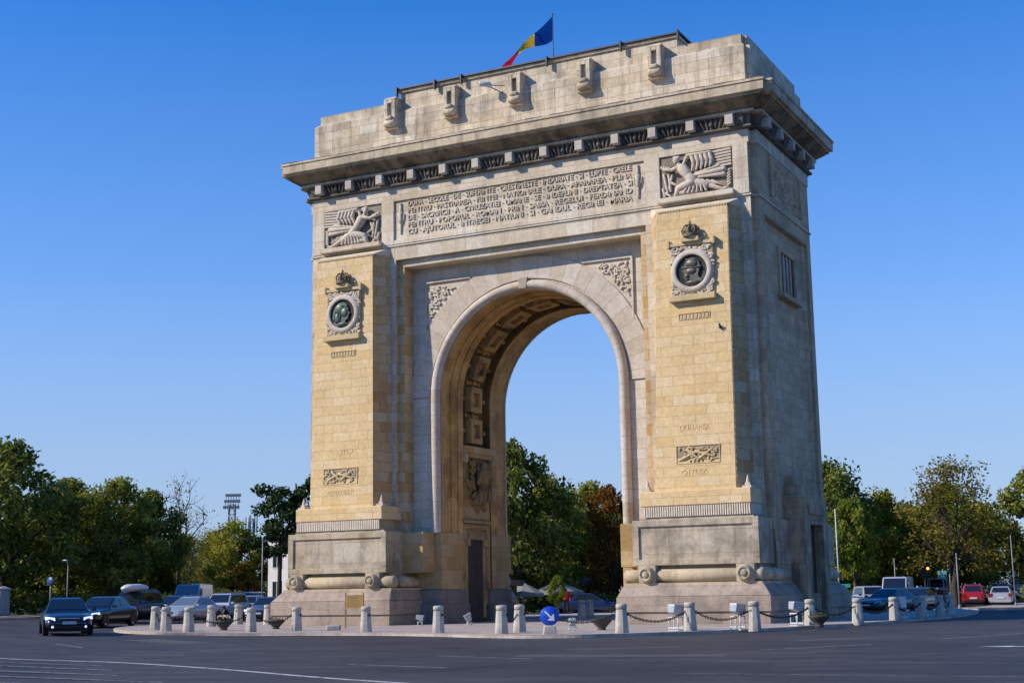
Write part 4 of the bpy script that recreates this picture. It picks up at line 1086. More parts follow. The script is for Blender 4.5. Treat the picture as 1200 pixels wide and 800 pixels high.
# ------------------------------------------------------------------ flag, camera on the attic
t = thing('flagpole', 'thin dark flagpole standing on the arch roof', 'flagpole', (.08,0,27.70))
mb = MB(); mb.tube([(0,0,0),(0,0,4.36)], [.035,.022], 8); mb.build('pole', M_roofm, t); mb = MB(); mb.ball((0,0,4.4), .05); mb.build('finial', M_roofm, t)
def cloth(name, c):
    m, nt, b = newmat(name); L = nt.links; nt.nodes.remove(b); d = N(nt, 'ShaderNodeBsdfDiffuse'); tr = N(nt, 'ShaderNodeBsdfTranslucent'); mx = N(nt, 'ShaderNodeMixShader'); mx.inputs[0].default_value = .45
    tc = N(nt, 'ShaderNodeTexCoord'); c_ = mixc(nt, 1, (*c, 1), ramp(nt, noise(nt, tc.outputs['Object'], 3, 3), [(.3, (.8,.8,.8)), (.7, (1.15,1.15,1.15))]), 'MULTIPLY')
    L.new(c_, d.inputs[0]); L.new(c_, tr.inputs[0]); L.new(d.outputs[0], mx.inputs[1]); L.new(tr.outputs[0], mx.inputs[2]); L.new(mx.outputs[0], nt.nodes['Material Output'].inputs[0]); return m
fl = {0: cloth('flag_blue', (.006,.05,.27)), 1: cloth('flag_yellow', (.70,.44,.04)), 2: cloth('flag_red', (.55,.02,.05))}
mb = MB(); U, V = 30, 10
def sst(t): t = max(0, min(1, t)); return t*t*(3-2*t)
def fp(u, v):
    # hoist at the pole; the fly droops to the left and gathers before the end
    x = -2.05*min(u,.7)/.7-.75*max(0,u-.7)/.3; top = 31.98-1.72*min(u,.7)/.7-.72*(max(0,u-.7)/.3)**1.2
    hgt = 1.34-1.12*sst(u/.66)+.42*sst((u-.64)/.2)
    return (.06+x+.10*sst((u-.7)/.3)*v, -.5*u+.13*sin(u*10+v*2.2)*(.25+u*.7), top-hgt*v)
for i in range(U):
    for j in range(V):
        q = [fp((i+a)/U, (j+b)/V) for a, b in ((0,0),(1,0),(1,1),(0,1))]
        mb.add(q, [(0,1,2,3)], i*3//U, True)
o = mb.build('flag', [fl[0], fl[1], fl[2]]); tag(o, 'blue yellow and red flag flying to the left above the arch', 'flag')
bm = bmesh.new(); bm.from_mesh(o.data); bmesh.ops.remove_doubles(bm, verts=bm.verts, dist=1e-4); bm.to_mesh(o.data); bm.free()
t = thing('security_camera', 'white security camera on a bracket below the attic edge', 'camera', (-1.0,-4.7,26.6))
mb = MB(); mb.tube([(.5,.1,-.35),(-.15,-.45,.0)], .03, 6); mb.tube([(.5,.1,.1),(-.15,-.45,.05)], .03, 6); mb.build('bracket', M_grey, t)
mb = MB(); mb.tube([(-.05,-.4,.08),(-.1,-.45,.08),(-.5,-.75,.12),(-.52,-.76,.12)], [.10,.14,.14,.10], 10); mb.ball((-.1,-.42,.05), .13); mb.build('housing', M_white, t)
o = MB(); o.ball((0,0,0), (.07,.10,.09)); o.capsule((0,-.05,.05), (0,-.12,.12), .05, .04); o.capsule((0,.05,0), (0,.2,-.08), .04, .02)
o = o.build('pigeon', plain('pigeon_grey', (.07,.07,.08), .8)); o.location = (10.75, pyl_y(12.95)-.06, 12.95); tag(o, 'small dark pigeon perched on the face of the right pylon', 'pigeon')

# ------------------------------------------------------------------ vehicles
M_tyre = plain('tyre_rubber', (.018,.018,.018), .85); M_rim = plain('alloy_rim', (.35,.36,.37), .3, .8); M_cglass = plain('car_glass', (.012,.016,.02), .04, 0, .05, spec=.9)
M_cglass2 = plain('car_glass_light', (.10,.14,.18), .05, 0, .05, spec=.9)
M_trim = plain('black_trim', (.012,.012,.013), .5); M_plate = plain('number_plate', (.55,.56,.58), .5); M_chr = plain('chrome', (.6,.6,.6), .15, 1)
M_tail = plain('tail_lamp', (.25,.008,.01), .2, 0, .05); M_head = plain('headlamp', (.5,.52,.55), .1, 0, .05); M_headglint = plain('headlamp_sun_glint', (.8,.85,.95), .2, 0, .05, emit=((.85,.9,1.0), .8))  # weak glow on the second headlamp paints a sun glint
PAINT = {}
def paint(c):
    k = tuple(c)
    if k not in PAINT: PAINT[k] = plain('car_paint', c, .28, .25, .03, 3, coat=.8)
    return PAINT[k]
SHAPES = {
 # L, W, H, bonnet z, belt z, [cowl, roof front, roof rear, tail] along x from front (+) to rear, tail deck z
 'sedan': dict(L=4.75, W=1.86, H=1.45, hood=.80, belt=.93, cowl=1.05, rf=.05, rr=-1.05, tail=-1.85, deck=1.00),
 'hatch': dict(L=4.05, W=1.74, H=1.48, hood=.80, belt=.94, cowl=.85, rf=.15, rr=-1.55, tail=-1.93, deck=.98),
 'estate': dict(L=4.50, W=1.76, H=1.62, hood=.86, belt=.98, cowl=.95, rf=.35, rr=-1.85, tail=-2.16, deck=1.02),
 'suv': dict(L=4.55, W=1.84, H=1.72, hood=1.0, belt=1.08, cowl=.95, rf=.30, rr=-1.75, tail=-2.15, deck=1.10),
 'van': dict(L=5.2, W=1.95, H=2.25, hood=1.12, belt=1.25, cowl=1.85, rf=1.15, rr=-2.45, tail=-2.55, deck=1.3)}
def vehicle(kind, x, y, hd, col, label, cat='car', name=None, lit=False, rails=False, scale=1.0, glass=None, roofcol=None, rear_plate=True, group=None):
    S = SHAPES[kind]; L, W, H = S['L'], S['W'], S['H']; h = L/2; w = W/2
    t = thing(name or ('delivery_van' if kind == 'van' else 'parked_car'), label, cat, (x, y, gz(x, y)), radians(hd), group)
    t.scale = (scale,)*3
    pm = paint(col); G = glass or M_cglass
    # lower body lofted along the length
    st = [(-h, .42, S['deck']-.22, .80), (-h+.10, .27, S['deck']-.04, .93), (-h+.55, .22, S['deck'], .99), (-h*.4, .20, S['belt'], 1.0), (S['cowl']-.4, .20, S['belt']-.01, 1.0), (S['cowl']+.12, .20, S['belt']-.06, 1.0), (h-.75, .21, S['hood']+.04, .985), (h-.28, .24, S['hood']-.06, .94), (h-.08, .28, S['hood']-.17, .84), (h, .40, S['hood']-.30, .74)]
    mb = MB(); ring = []
    for sx, zb, zt, k in st:
        ww = w*k; zm = zb+(zt-zb)*.55
        r = [(-ww*.86, zb), (-ww*.985, zb+.10), (-ww, zm), (-ww*.975, zt-.10), (-ww*.90, zt-.02), (-ww*.55, zt+.015), (0, zt+.03), (ww*.55, zt+.015), (ww*.90, zt-.02), (ww*.975, zt-.10), (ww, zm), (ww*.985, zb+.10), (ww*.86, zb)]
        ring.append([(sx, a, b) for a, b in r])
    k = len(ring[0]); vs = [p for r in ring for p in r]
    fs = [(i*k+j, i*k+(j+1) % k, (i+1)*k+(j+1) % k, (i+1)*k+j) for i in range(len(st)-1) for j in range(k)]
    mb.add(vs, fs, 0, True); mb.add(ring[0], [tuple(range(k))], 0, True); mb.add(ring[-1], [tuple(range(k))[::-1]], 0, True)
    body = mb.build('body', pm, t)
    bm = bmesh.new(); bm.from_mesh(body.data); bmesh.ops.remove_doubles(bm, verts=bm.verts, dist=1e-4); bmesh.ops.recalc_face_normals(bm, faces=bm.faces); bm.to_mesh(body.data); bm.free()
    md = body.modifiers.new('s', 'SUBSURF'); md.levels = md.render_levels = 1
    # cabin
    zb, zt = S['belt']-.10, H; wb, wr = w*.93, w*({'van':.86,'sedan':.66}.get(kind,.72))
    c0, c1, c2, c3 = S['cowl'], S['rf'], S['rr'], S['tail']
    A = [(c3,-wb*.94,zb),(c0,-wb,zb),(c0,wb,zb),(c3,wb*.94,zb)]; zr = zt-.05
    B = [(c2,-wr*.96,zr),(c1,-wr,zr),(c1,wr,zr),(c2,wr*.96,zr)]
    mb = MB(); mb.prism2(A, B, 0, True)
    mb.prism2(B, [(c2+.22,-wr*.82,zt),(c1-.25,-wr*.85,zt+.005),(c1-.25,wr*.85,zt+.005),(c2+.22,wr*.82,zt)], 0, True)
    cab = mb.build('cabin', paint(roofcol) if roofcol else pm, t, bevel=.035, segs=2)
    def pane(nm, q, a0, a1, b0, b1, off=.014):
        # q: bottom-left, bottom-right, top-right, top-left
        q = [Vector(p) for p in q]
        f = lambda u, v: (q[0].lerp(q[1], u)).lerp(q[3].lerp(q[2], u), v)
        P = [f(a0,b0), f(a1,b0), f(a1-.0,b1), f(a0+.0,b1)]
        nrm = (P[1]-P[0]).cross(P[3]-P[0]).normalized(); cc = Vector((0,0,.9))
        if nrm.dot((P[0]+P[2])/2-cc) < 0: nrm = -nrm
        mb = MB(); mb.poly([p+nrm*off for p in P]); return mb.build(nm, G, t)
    bz = .27
    pane('windscreen', [A[1],A[2],B[2],B[1]], .05,.95,bz,.95); pane('rear_window', [A[3],A[0],B[0],B[3]], .08,.92,bz+.06,.92)
    for s in (0, 1):
        q = [A[0],A[1],B[1],B[0]] if s == 0 else [A[3],A[2],B[2],B[3]]
        if kind == 'van': pane('side_window', q, .80,.95,.25,.80)
        else:
            pane('side_window', q, .54,.93,bz,.92); pane('side_window', q, .12,.515,bz,.92)
    # wheels
    for sx in (h-.86, -h+.84):
        for s in (-1, 1):
            r = .335 if kind in ('suv','van') else .315
            mb = MB(); yy = s*(w-.20)
            mb.lathe([(.0,0),(r*1.16,0),(r*1.16,.17),(.0,.17)], (sx, yy-(.0 if s > 0 else .0), r), 'y', 20) if False else None
            mb.lathe([(r*.62,-.10),(r*.92,-.11),(r,-.07),(r,.07),(r*.92,.11),(r*.62,.10)], (sx, yy+s*.10, r), 'y', 20)
            wh = mb.build('wheel', M_tyre, t)
            mb = MB(); mb.lathe([(0,s*.07),(r*.2,s*.08),(r*.55,s*.05),(r*.66,s*.085)], (sx, yy+s*.10, r), 'y', 14); mb.build('rim', M_rim, wh)
            mb = MB(); N_ = 16   # wheel arch lip
            pts = [(sx+cos(pi*i/N_)*r*1.13, s*(w+.006), r+sin(pi*i/N_)*r*1.13) for i in range(N_+1)]
            vs = pts+[(sx+r*1.13, s*(w+.006), .2), (sx-r*1.13, s*(w+.006), .2)]
            mb.poly(pts[::1]+[(sx-r*1.13, s*(w+.006), .22),(sx+r*1.13, s*(w+.006), .22)])
            mb.build('wheel_arch', M_trim, t)
    # lamps, grille, plates, mirrors
    z = S['hood']-.17
    for s in (-1, 1):
        mb = MB(); mb.prism2([(h-.14,s*w*.56,z-.04),(h-.40,s*w*.90,z+.0),(h-.39,s*w*.89,z+.10),(h-.18,s*w*.58,z+.06)], [(h-.035,s*w*.56,z-.05),(h-.31,s*w*.955,z-.01),(h-.31,s*w*.94,z+.10),(h-.085,s*w*.58,z+.05)])
        mb.build('headlight', M_headglint if lit else M_head, t)  # on lit cars the glow stands in for sun glints
        mb = MB(); mb.box(-h-.01, -h+.16, *sorted((s*w*.60, s*w*.90)), S['deck']-.28, S['deck']-.06); mb.build('tail_light', M_tail, t)
        mb = MB(); mb.obox((c0-.25, s*(w+.08), S['belt']+.06), (.07,0,0), (0,.10,0), (0,0,.065)); mb.build('mirror', pm, t, bevel=.03)
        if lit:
            mb = MB(); mb.lathe([(0,0),(.045,0),(.045,.1),(0,.1)], (h-.08, s*w*.66, .34), 'x', 10); mb.build('fog_lamp', M_headglint, t)  # fog lamps carry the same painted glint
    mb = MB(); mb.box(h-.10, h+.012, -w*.40, w*.40, z-.10, z+.015); mb.build('grille', M_trim, t, bevel=.01)
    mb = MB(); mb.box(h-.08, h+.02, -w*.40, w*.40, z+.02, z+.045); mb.build('grille_bar', M_chr, t)
    mb = MB(); mb.box(h-.12, h+.006, -w*.62, w*.62, .26, .40); mb.build('air_intake', M_trim, t, bevel=.02)
    mb = MB(); mb.box(h-.02, h+.03, -.26, .26, .44, .55); mb.build('number_plate', M_plate, t)
    if rear_plate:
        mb = MB(); mb.box(-h-.025, -h+.03, -.26, .26, .58, .69); mb.build('number_plate', M_plate, t)
    mb = MB(); mb.box(-h-.015, -h+.14, -w*.80, w*.80, .30, .50); mb.build('rear_bumper', M_trim if kind in ('suv','estate','van') else pm, t, bevel=.03)
    mb = MB(); mb.box(-h+.3, h-.3, -w*.8, w*.8, .16, .26); mb.build('underbody', M_trim, t)
    if rails:
        mb = MB()
        for s in (-1, 1): mb.tube([(c2+.1,s*wr*.8,zt-.02),(c2+.2,s*wr*.8,zt+.06),(c1-.3,s*wr*.8,zt+.06),(c1-.2,s*wr*.8,zt-.02)], .02, 6)
        mb.build('roof_rails', M_grey, t)
    return t
NAVY = (.010,.014,.032); BLK = (.011,.012,.015); SIL = (.40,.41,.42); WHT = (.62,.62,.61); RED = (.42,.012,.012)
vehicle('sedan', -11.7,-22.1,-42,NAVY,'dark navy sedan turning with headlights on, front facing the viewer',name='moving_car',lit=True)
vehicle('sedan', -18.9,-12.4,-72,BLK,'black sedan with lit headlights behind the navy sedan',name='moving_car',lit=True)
vehicle('suv', -24.3,-4.2,-78,BLK,'black estate car with a silver roof box behind the black sedan',rails=True)
t = thing('roof_box','silver grey roof box on top of the black estate car','roof box',(-24.3,-4.2,gz(-24.3,-4.2)+1.80),radians(-78))
mb = MB(); mb.tube([(-1.05,0,.16),(-.95,0,.17),(-.3,0,.20),(.6,0,.18),(1.0,0,.12),(1.15,0,.08)],[.10,.36,.42,.40,.26,.06],14); mb.xf(Matrix.Diagonal((1,1,.52,1))); mb.build('shell',plain('roof_box_silver',(.55,.56,.58),.35),t)
for x_ in (-.55,.45):
    mb = MB(); mb.box(x_-.05,x_+.05,-.5,.5,-.06,.0); mb.build('bar',M_grey,t)
vehicle('sedan', -30.6,6.5,-70,(.02,.03,.055),'dark blue car queuing behind the silver sedan')
vehicle('sedan', -21.7,-2.6,-82,SIL,'silver sedan queuing behind the leftmost bollards',glass=M_cglass2)
vehicle('van', -38.1,17.3,-66,(.05,.09,.14),'blue grey van with pale roof in the queue on the left',name='passenger_van',cat='van',glass=M_cglass2,roofcol=(.35,.42,.48))
vehicle('estate', -26.3,6.1,-78,(.48,.50,.53),'white estate car with roof rails in the queue behind the flower bowl',rails=True)
vehicle('hatch', -29.4,12.6,-70,(.30,.32,.35),'small grey hatchback between the white estate and the left plinth')
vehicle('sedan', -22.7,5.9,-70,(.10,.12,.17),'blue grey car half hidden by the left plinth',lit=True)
vehicle('sedan', -46.6,29.8,-62,(.03,.03,.04),'distant dark car at the back of the left queue')
vehicle('hatch', -45.6,27.0,-62,(.03,.04,.07),'distant blue car in front of the leaning pine')
vehicle('hatch', -36.3,20.5,-66,(.05,.07,.11),'distant dark hatchback behind the small grey hatchback')
vehicle('hatch', -36.0,13.6,-70,(.03,.035,.05),'dark hatchback behind the dark blue queuing car')
vehicle('suv', -33.4,18.0,-68,(.20,.21,.23),'grey off-road car between the passenger van and the grey hatchback')
vehicle('sedan', -27.2,13.6,-70,(.34,.36,.38),'light grey car just left of the left plinth in the second row')
vehicle('sedan', -39.5,23.5,-66,(.25,.26,.28),'light car behind the dark hatchback in the left queue')
vehicle('estate', 12.09,46.2,98,RED,'bright red estate car driving away on the right',name='moving_car',rails=True)
vehicle('sedan', 14.0,46.5,97,(.42,.42,.43),'silver car beside the red estate, seen from behind',name='moving_car')
vehicle('suv', 11.2,65,95,(.018,.018,.022),'black off-road car ahead of the silver car')
vehicle('van', 10.7,81.6,95,(.58,.58,.56),'white high-roofed van far away at the right edge',scale=1.08,cat='van')
vehicle('van', -1.9,64,-80,(.02,.03,.06),'dark blue van under the trees behind the tall white pole',cat='van',name='passenger_van')
vehicle('suv', 8.3,20.5,-76,(.42,.44,.46),'pale grey off-road car right of the shaded arch end',roofcol=(.60,.61,.62))
vehicle('estate', 7.58,32.9,-60,(.03,.03,.04),'dark car with pale roof under the small bright tree',roofcol=(.45,.45,.46))
vehicle('sedan', 11.15,22.1,-110,(.015,.055,.075),'teal blue car behind the bollards on the right')
vehicle('sedan', 6.08,47.5,-85,(.55,.34,.02),'yellow taxi behind the teal car','taxi',name='taxi')
vehicle('van', 7.5,41.5,-86,(.60,.60,.61),'white van in the queue right of the yellow taxi',cat='van')
vehicle('sedan', 11.0,31.3,-95,(.02,.025,.035),'dark sedan behind the hooded floodlights')
vehicle('hatch', 10.2,36.5,-90,(.03,.04,.05),'dark hatchback left of the traffic light pole')
vehicle('hatch', 8.9,39.5,-88,(.04,.07,.09),'grey blue hatchback in front of the traffic lights')
vehicle('van', 5.4,68,-84,(.34,.02,.02),'red and white van below the small green sign',cat='van',roofcol=(.6,.6,.6))
vehicle('sedan', -10.0,26.0,15,(.012,.03,.10),'deep blue car parked beyond the arch opening')

# ------------------------------------------------------------------ street furniture
M_pole = plain('painted_pole', (.24,.245,.24), .5, .2); M_dpole = plain('dark_pole', (.05,.055,.05), .5, .3)
def pole(x, y, h, label, name='lamp_post', cat='lamp post', mat=None, arm=None, r=.055):
    t = thing(name, label, cat, (x, y, gz(x, y)))
    mb = MB(); mb.tube([(0,0,-.1),(0,0,h)], [r, r*.7], 8); mb.lathe([(r*2.2,0),(r*2.2,.08),(r*1.3,.35)], n=10); mb.build('pole', mat or M_pole, t)
    if arm:
        mb = MB(); mb.tube([(0,0,h),(arm*.6,0,h+.35),(arm,0,h+.35)], .035, 6); a = mb.build('arm', mat or M_pole, t)
        mb = MB(); mb.ball((arm,0,h+.32), (.26,.12,.07)); mb.build('lamp', M_grey, a)
    return t
t = pole(6.45,28.9,6.7,'tall white pole with a small green street sign by the arch end','sign_pole','pole',M_white)
mb = MB(); mb.box(.05,.75,-.015,.015,1.55,1.78); mb.build('street_sign', plain('sign_green',(.02,.24,.16),.4), t)
pole(13.99,29.4,3.6,'plain pale pole beside the red estate car','street_pole','pole')
pole(4.21,55.9,3.9,'thin pole under the yellow green tree','street_pole','pole')
pole(17.2,52,4.6,'thin grey post behind the silver car','street_pole','pole')
pole(15.9,40,5.0,'slim plain post right of the red estate car','street_pole','pole',r=.045)
pole(1.2,41.5,5.2,'slim grey post beside the bright green tree','street_pole','pole',r=.04)
pole(10.28,70.2,2.8,'thin pale post near the black off-road car','street_pole','pole')
pole(-36.75,3.4,3.3,'short thin post behind the navy sedan','lamp_post','lamp post',arm=-.25,r=.04)
pole(-30.5,15.5,5.5,'thin pale pole among the cars on the left','street_pole','pole')
pole(-34.8,24.5,9,'thin grey lamp post before the white building','lamp_post','lamp post',arm=.8)
def signal(x, y, label, col, h=3.4):
    t = pole(x, y, h, label, 'traffic_light', 'traffic light', M_dpole if col else M_pole)
    mb = MB(); mb.box(-.16,.16,-.28,-.06,h-1.0,h); hd = mb.build('signal_head', M_trim, t, bevel=.03)
    for i, c in enumerate(((.5,.02,.01),(.55,.22,.01),(.01,.25,.12))):
        on = col == i
        mb = MB(); mb.lathe([(0,-.295),(.10,-.29),(.115,-.27)], (0,0,h-.18-i*.31), 'y', 12)
        mb.build('lamp', plain('signal_lamp', c if on else tuple(v*.1 for v in c), .3, 0, .02, emit=((1,.32,.03) if i == 1 else c, 4) if on else None), hd)
    return t
signal(8.34,49,'traffic light with its amber lamp lit on the right',1)
signal(7.4,52,'traffic light with dark lamps behind the lit one',None,3.2)
signal(9.0,54,'traffic light nearest the big trunk on the right',None,3.6)
t = pole(8.75,52.5,2.9,'small pale green sign on a post near the traffic lights','road_sign','road sign'); mb = MB(); mb.box(-.4,.3,-.06,-.04,2.1,2.75); mb.build('panel', plain('sign_teal',(.10,.30,.27),.4), t)
t = pole(-39.9,5.1,2.6,'small blue traffic sign at the left before the trees','road_sign','road sign'); mb = MB(); mb.lathe([(0,-.06),(.3,-.06),(.31,-.03),(0,-.03)],(0,0,2.3),'y',20); mb.build('disc', plain('sign_dull_blue',(.03,.08,.2),.4), t)
# gate pier and wall at the left edge
M_wall = stone('grey_render_wall', [(.26,.28,.31),(.29,.31,.34)], 3, 3, grime=.3, streak=.4, mortar=.1)
t = thing('boundary_wall','low grey rendered wall with a square pier at the left edge','wall',(-41.5,2.6,gz(-41.5,2.6)),radians(65))
mb = MB(); mb.box(-12,-.36,-.12,.12,-.1,1.35); mb.box(-12,-.36,-.17,.17,1.351,1.45); mb.build('wall', M_wall, t)
mb = MB(); mb.box(-.33,.33,-.33,.33,-.1,1.75); mb.box(-.4,.4,-.4,.4,1.751,1.86); mb.prism2([(-.34,-.34,1.86),(.34,-.34,1.86),(.34,.34,1.86),(-.34,.34,1.86)],[(-.05,-.05,2.02),(.05,-.05,2.02),(.05,.05,2.02),(-.05,.05,2.02)]); mb.build('pier', M_wall, t, bevel=.02)
# sunshades of the cafe seen through the arch
M_canv = plain('grey_canvas', (.24,.23,.21), .9, 0, .12)
def parasol(x, y, r, h, label, rz=.3):
    t = thing('parasol', label, 'parasol', (x, y, gz(x, y)+.1), rz, 'pale parasols of the cafe behind the arch')
    mb = MB(); mb.tube([(0,0,-.05),(0,0,h-.05)], .04, 8); mb.lathe([(.0,0),(.3,0),(.3,.06),(0,.06)], n=12); mb.build('pole', M_dpole, t)
    mb = MB(); n = 8; ring = [(cos(2*pi*i/n)*r, sin(2*pi*i/n)*r, h-.75) for i in range(n)]; low = [(x_*1.0, y_*1.0, z_-.22) for x_, y_, z_ in ring]
    mb.add([(0,0,h)]+ring, [(0, i+1, (i+1) % n+1) for i in range(n)]); mb.add(ring+low, [(i, (i+1) % n, n+(i+1) % n, n+i) for i in range(n)])
    mb.build('canopy', M_canv, t)
parasol(-14.4,24.0,1.4,2.15,'pale grey parasol right next to the left foot of the arch opening')
parasol(-13.2,26.9,1.9,2.25,'wide pale parasol behind the small round tree')
parasol(-16.0,36.5,1.7,2.9,'parasol furthest back behind the small round tree')
t = thing('kiosk','dark kiosk with a deep overhanging roof at the edge of the arch opening','kiosk',(-14.6,20.9,gz(-14.6,20.9)+.1),.35)
mb = MB(); mb.box(-1.1,1.0,-.9,.9,-.1,1.9); mb.build('wall', plain('kiosk_brown',(.03,.022,.018),.7), t)
mb = MB(); mb.prism2([(-1.5,-1.3,1.901),(1.4,-1.3,1.901),(1.4,1.3,1.901),(-1.5,1.3,1.901)],[(-1.6,-1.4,2.3),(1.5,-1.4,2.3),(1.5,1.4,2.3),(-1.6,1.4,2.3)]); mb.build('roof', plain('kiosk_roof',(.045,.035,.03),.7), t)
# white building behind the leaning pine
t = thing('white_building','white plastered building with rows of windows behind the leaning pine','building',(-44.6,36.3,gz(-44.6,36.3)),-.25)
M_plast = stone('white_plaster', [(.66,.65,.64),(.70,.69,.68)], 6, 3.2, grime=.15, streak=.2, mortar=.15)
mb = MB(); mb.box(-.1,9,-1,8,-.2,6.4); mb.build('wall', M_plast, t)
mb = MB(); mb.box(-.3,9.3,-1.3,8.3,6.401,6.7); mb.build('roof', M_plast, t)
for i in range(1,5):
    for j in range(2):
        mb = MB(); x = -1.6+i*2.2; z = 1.0+j*2.8
        for a, b, c, d in ((x-.08,x,z-.08,z+1.68),(x+1.1,x+1.18,z-.08,z+1.68),(x,x+1.1,z-.08,z),(x,x+1.1,z+1.6,z+1.68),(x+.52,x+.58,z,z+1.6)): mb.box(a,b,-1.06,-1.0+.03,c,d)
        f = mb.build('window', M_white, t); mb = MB(); mb.box(x,x+1.1,-1.012,-.9,z,z+1.6); mb.build('pane', M_glass, f)
# masts
def lattice(mb, h, w0, w1, n):
    for i in range(n):
        z0, z1 = h*i/n, h*(i+1)/n; a = w0+(w1-w0)*i/n; b = w0+(w1-w0)*(i+1)/n
        c0 = [(-a,-a,z0),(a,-a,z0),(a,a,z0),(-a,a,z0)]; c1 = [(-b,-b,z1),(b,-b,z1),(b,b,z1),(-b,b,z1)]
        for k in range(4):
            mb.tube([c0[k], c1[k]], .09, 4); mb.tube([c0[k], c1[(k+1) % 4]], .06, 4); mb.tube([c1[k], c1[(k+1) % 4]], .05, 4)
M_mast = plain('mast_grey', (.16,.18,.20), .6, .2)
t = thing('stadium_floodlight_mast','tall floodlight mast above the trees on the left','floodlight mast',(-159.12,174.35,.4),YAW)
mb = MB(); lattice(mb, 20.4, .9, .6, 10); mb.build('mast', M_mast, t)
mb = MB()
for k in range(3): mb.box(-1.9+.25*k,1.5+.15*k,-.3,.3,19.6+k*1.25,20.15+k*1.25)
for k in range(6): mb.tube([(-1.5+.55*k,0,19.4),(-1.3+.55*k,0,22.6)],.07,4)
mb.build('lamp_rack', M_mast, t)
t = thing('telecom_mast','slim telecom mast with antennas right of the floodlight mast','telecom mast',(-130.65,144.01,.4),YAW)
mb = MB(); lattice(mb, 15.2, .55, .4, 10); mb.build('mast', M_mast, t)
mb = MB()
for a, b in ((-1.0,0),(1.0,.1),(0,-.9),(.5,.7),(-.5,.6)): mb.tube([(a,b,12.6),(a,b,15.9+a*.4)], .12, 5); mb.tube([(0,0,13.2),(a,b,13.2)], .05, 4)
mb.build('antenna', M_mast, t)

# ------------------------------------------------------------------ person beyond the arch
def skin(name, pts, edges, rad, mats, parent=None, root=0, fmat=None):
    me = bpy.data.meshes.new(name); me.from_pydata(pts, edges, []); ob = bpy.data.objects.new(name, me); COL.objects.link(ob)
    ob.modifiers.new('k', 'SKIN'); lay = me.skin_vertices[0] if me.skin_vertices else None
    for i, d in enumerate(lay.data): d.radius = (rad[i], rad[i]); d.use_root = (i == root)
    ob.modifiers.new('s', 'SUBSURF').levels = 2
    dg = bpy.context.evaluated_depsgraph_get(); m2 = bpy.data.meshes.new_from_object(ob.evaluated_get(dg))
    bpy.data.objects.remove(ob); m2.name = name
    for m in mats: m2.materials.append(m)
    for p in m2.polygons:
        p.use_smooth = True
        if fmat: p.material_index = fmat(p.center)
    o = bpy.data.objects.new(name, m2); COL.objects.link(o)
    if parent: o.parent = parent
    return o
M_skin = plain('skin', (.45,.26,.18), .6); M_redj = plain('red_jacket', (.50,.03,.02), .8); M_trou = plain('dark_trousers', (.02,.02,.025), .8); M_hair = plain('white_hair', (.5,.48,.45), .9)
ppts = [(0,0,.95),(0,0,1.18),(0,0,1.42),(0,0,1.53),(0,-.02,1.62),(0,-.02,1.70), (.10,0,.90),(.11,-.04,.50),(.11,.02,.09),(.11,-.14,.04), (-.10,0,.90),(-.11,.06,.50),(-.11,.10,.09),(-.11,-.06,.04),
        (.20,0,1.42),(.27,0,1.15),(.25,-.16,.95),(.24,-.24,.90), (-.20,0,1.42),(-.27,.02,1.15),(-.26,-.10,.92),(-.25,-.16,.86)]
pe = [(0,1),(1,2),(2,3),(3,4),(4,5),(0,6),(6,7),(7,8),(8,9),(0,10),(10,11),(11,12),(12,13),(2,14),(14,15),(15,16),(16,17),(2,18),(18,19),(19,20),(20,21)]
prd = [.15,.15,.16,.06,.095,.09,.10,.07,.045,.04,.10,.07,.045,.04,.07,.05,.038,.035,.07,.05,.038,.035]
pr_o = thing('person','person in a red jacket with pale hair standing beyond the arch opening','person',(-8.6,18.5,gz(-8.6,18.5)+.1),.5)
skin('body', ppts, pe, prd, [M_skin, M_redj, M_trou], pr_o, 0, lambda c: 2 if c.z < .96 and abs(c.x) < .2 else (1 if c.z < 1.5 and c.z > .9 else 0))
mb = MB(); mb.ball((0,.0,1.70), (.105,.115,.10), 10); mb.build('hair', M_hair, pr_o)

# ------------------------------------------------------------------ trees
def leafmat(name, stops, trans=.35):
    m, nt, b = newmat(name); L = nt.links; nt.nodes.remove(b); out = nt.nodes['Material Output']
    at = N(nt, 'ShaderNodeAttribute'); at.attribute_name = 'tint'
    oi = N(nt, 'ShaderNodeObjectInfo')
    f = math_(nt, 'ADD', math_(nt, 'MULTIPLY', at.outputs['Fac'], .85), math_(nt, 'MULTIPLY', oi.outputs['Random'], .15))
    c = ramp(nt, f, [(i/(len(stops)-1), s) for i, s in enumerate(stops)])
    d = N(nt, 'ShaderNodeBsdfDiffuse'); tr = N(nt, 'ShaderNodeBsdfTranslucent'); mx = N(nt, 'ShaderNodeMixShader'); mx.inputs[0].default_value = trans
    L.new(c, d.inputs[0]); L.new(mixc(nt, 1, c, (1.25,1.2,.7), 'MULTIPLY'), tr.inputs[0]); L.new(d.outputs[0], mx.inputs[1]); L.new(tr.outputs[0], mx.inputs[2]); L.new(mx.outputs[0], out.inputs[0])
    return m
def barkmat(name, c):
    return plain(name, c, .95, 0, .35, 5, .5)
M_bark = barkmat('bark', (.055,.042,.032)); M_bark2 = barkmat('pale_bark', (.12,.10,.08))
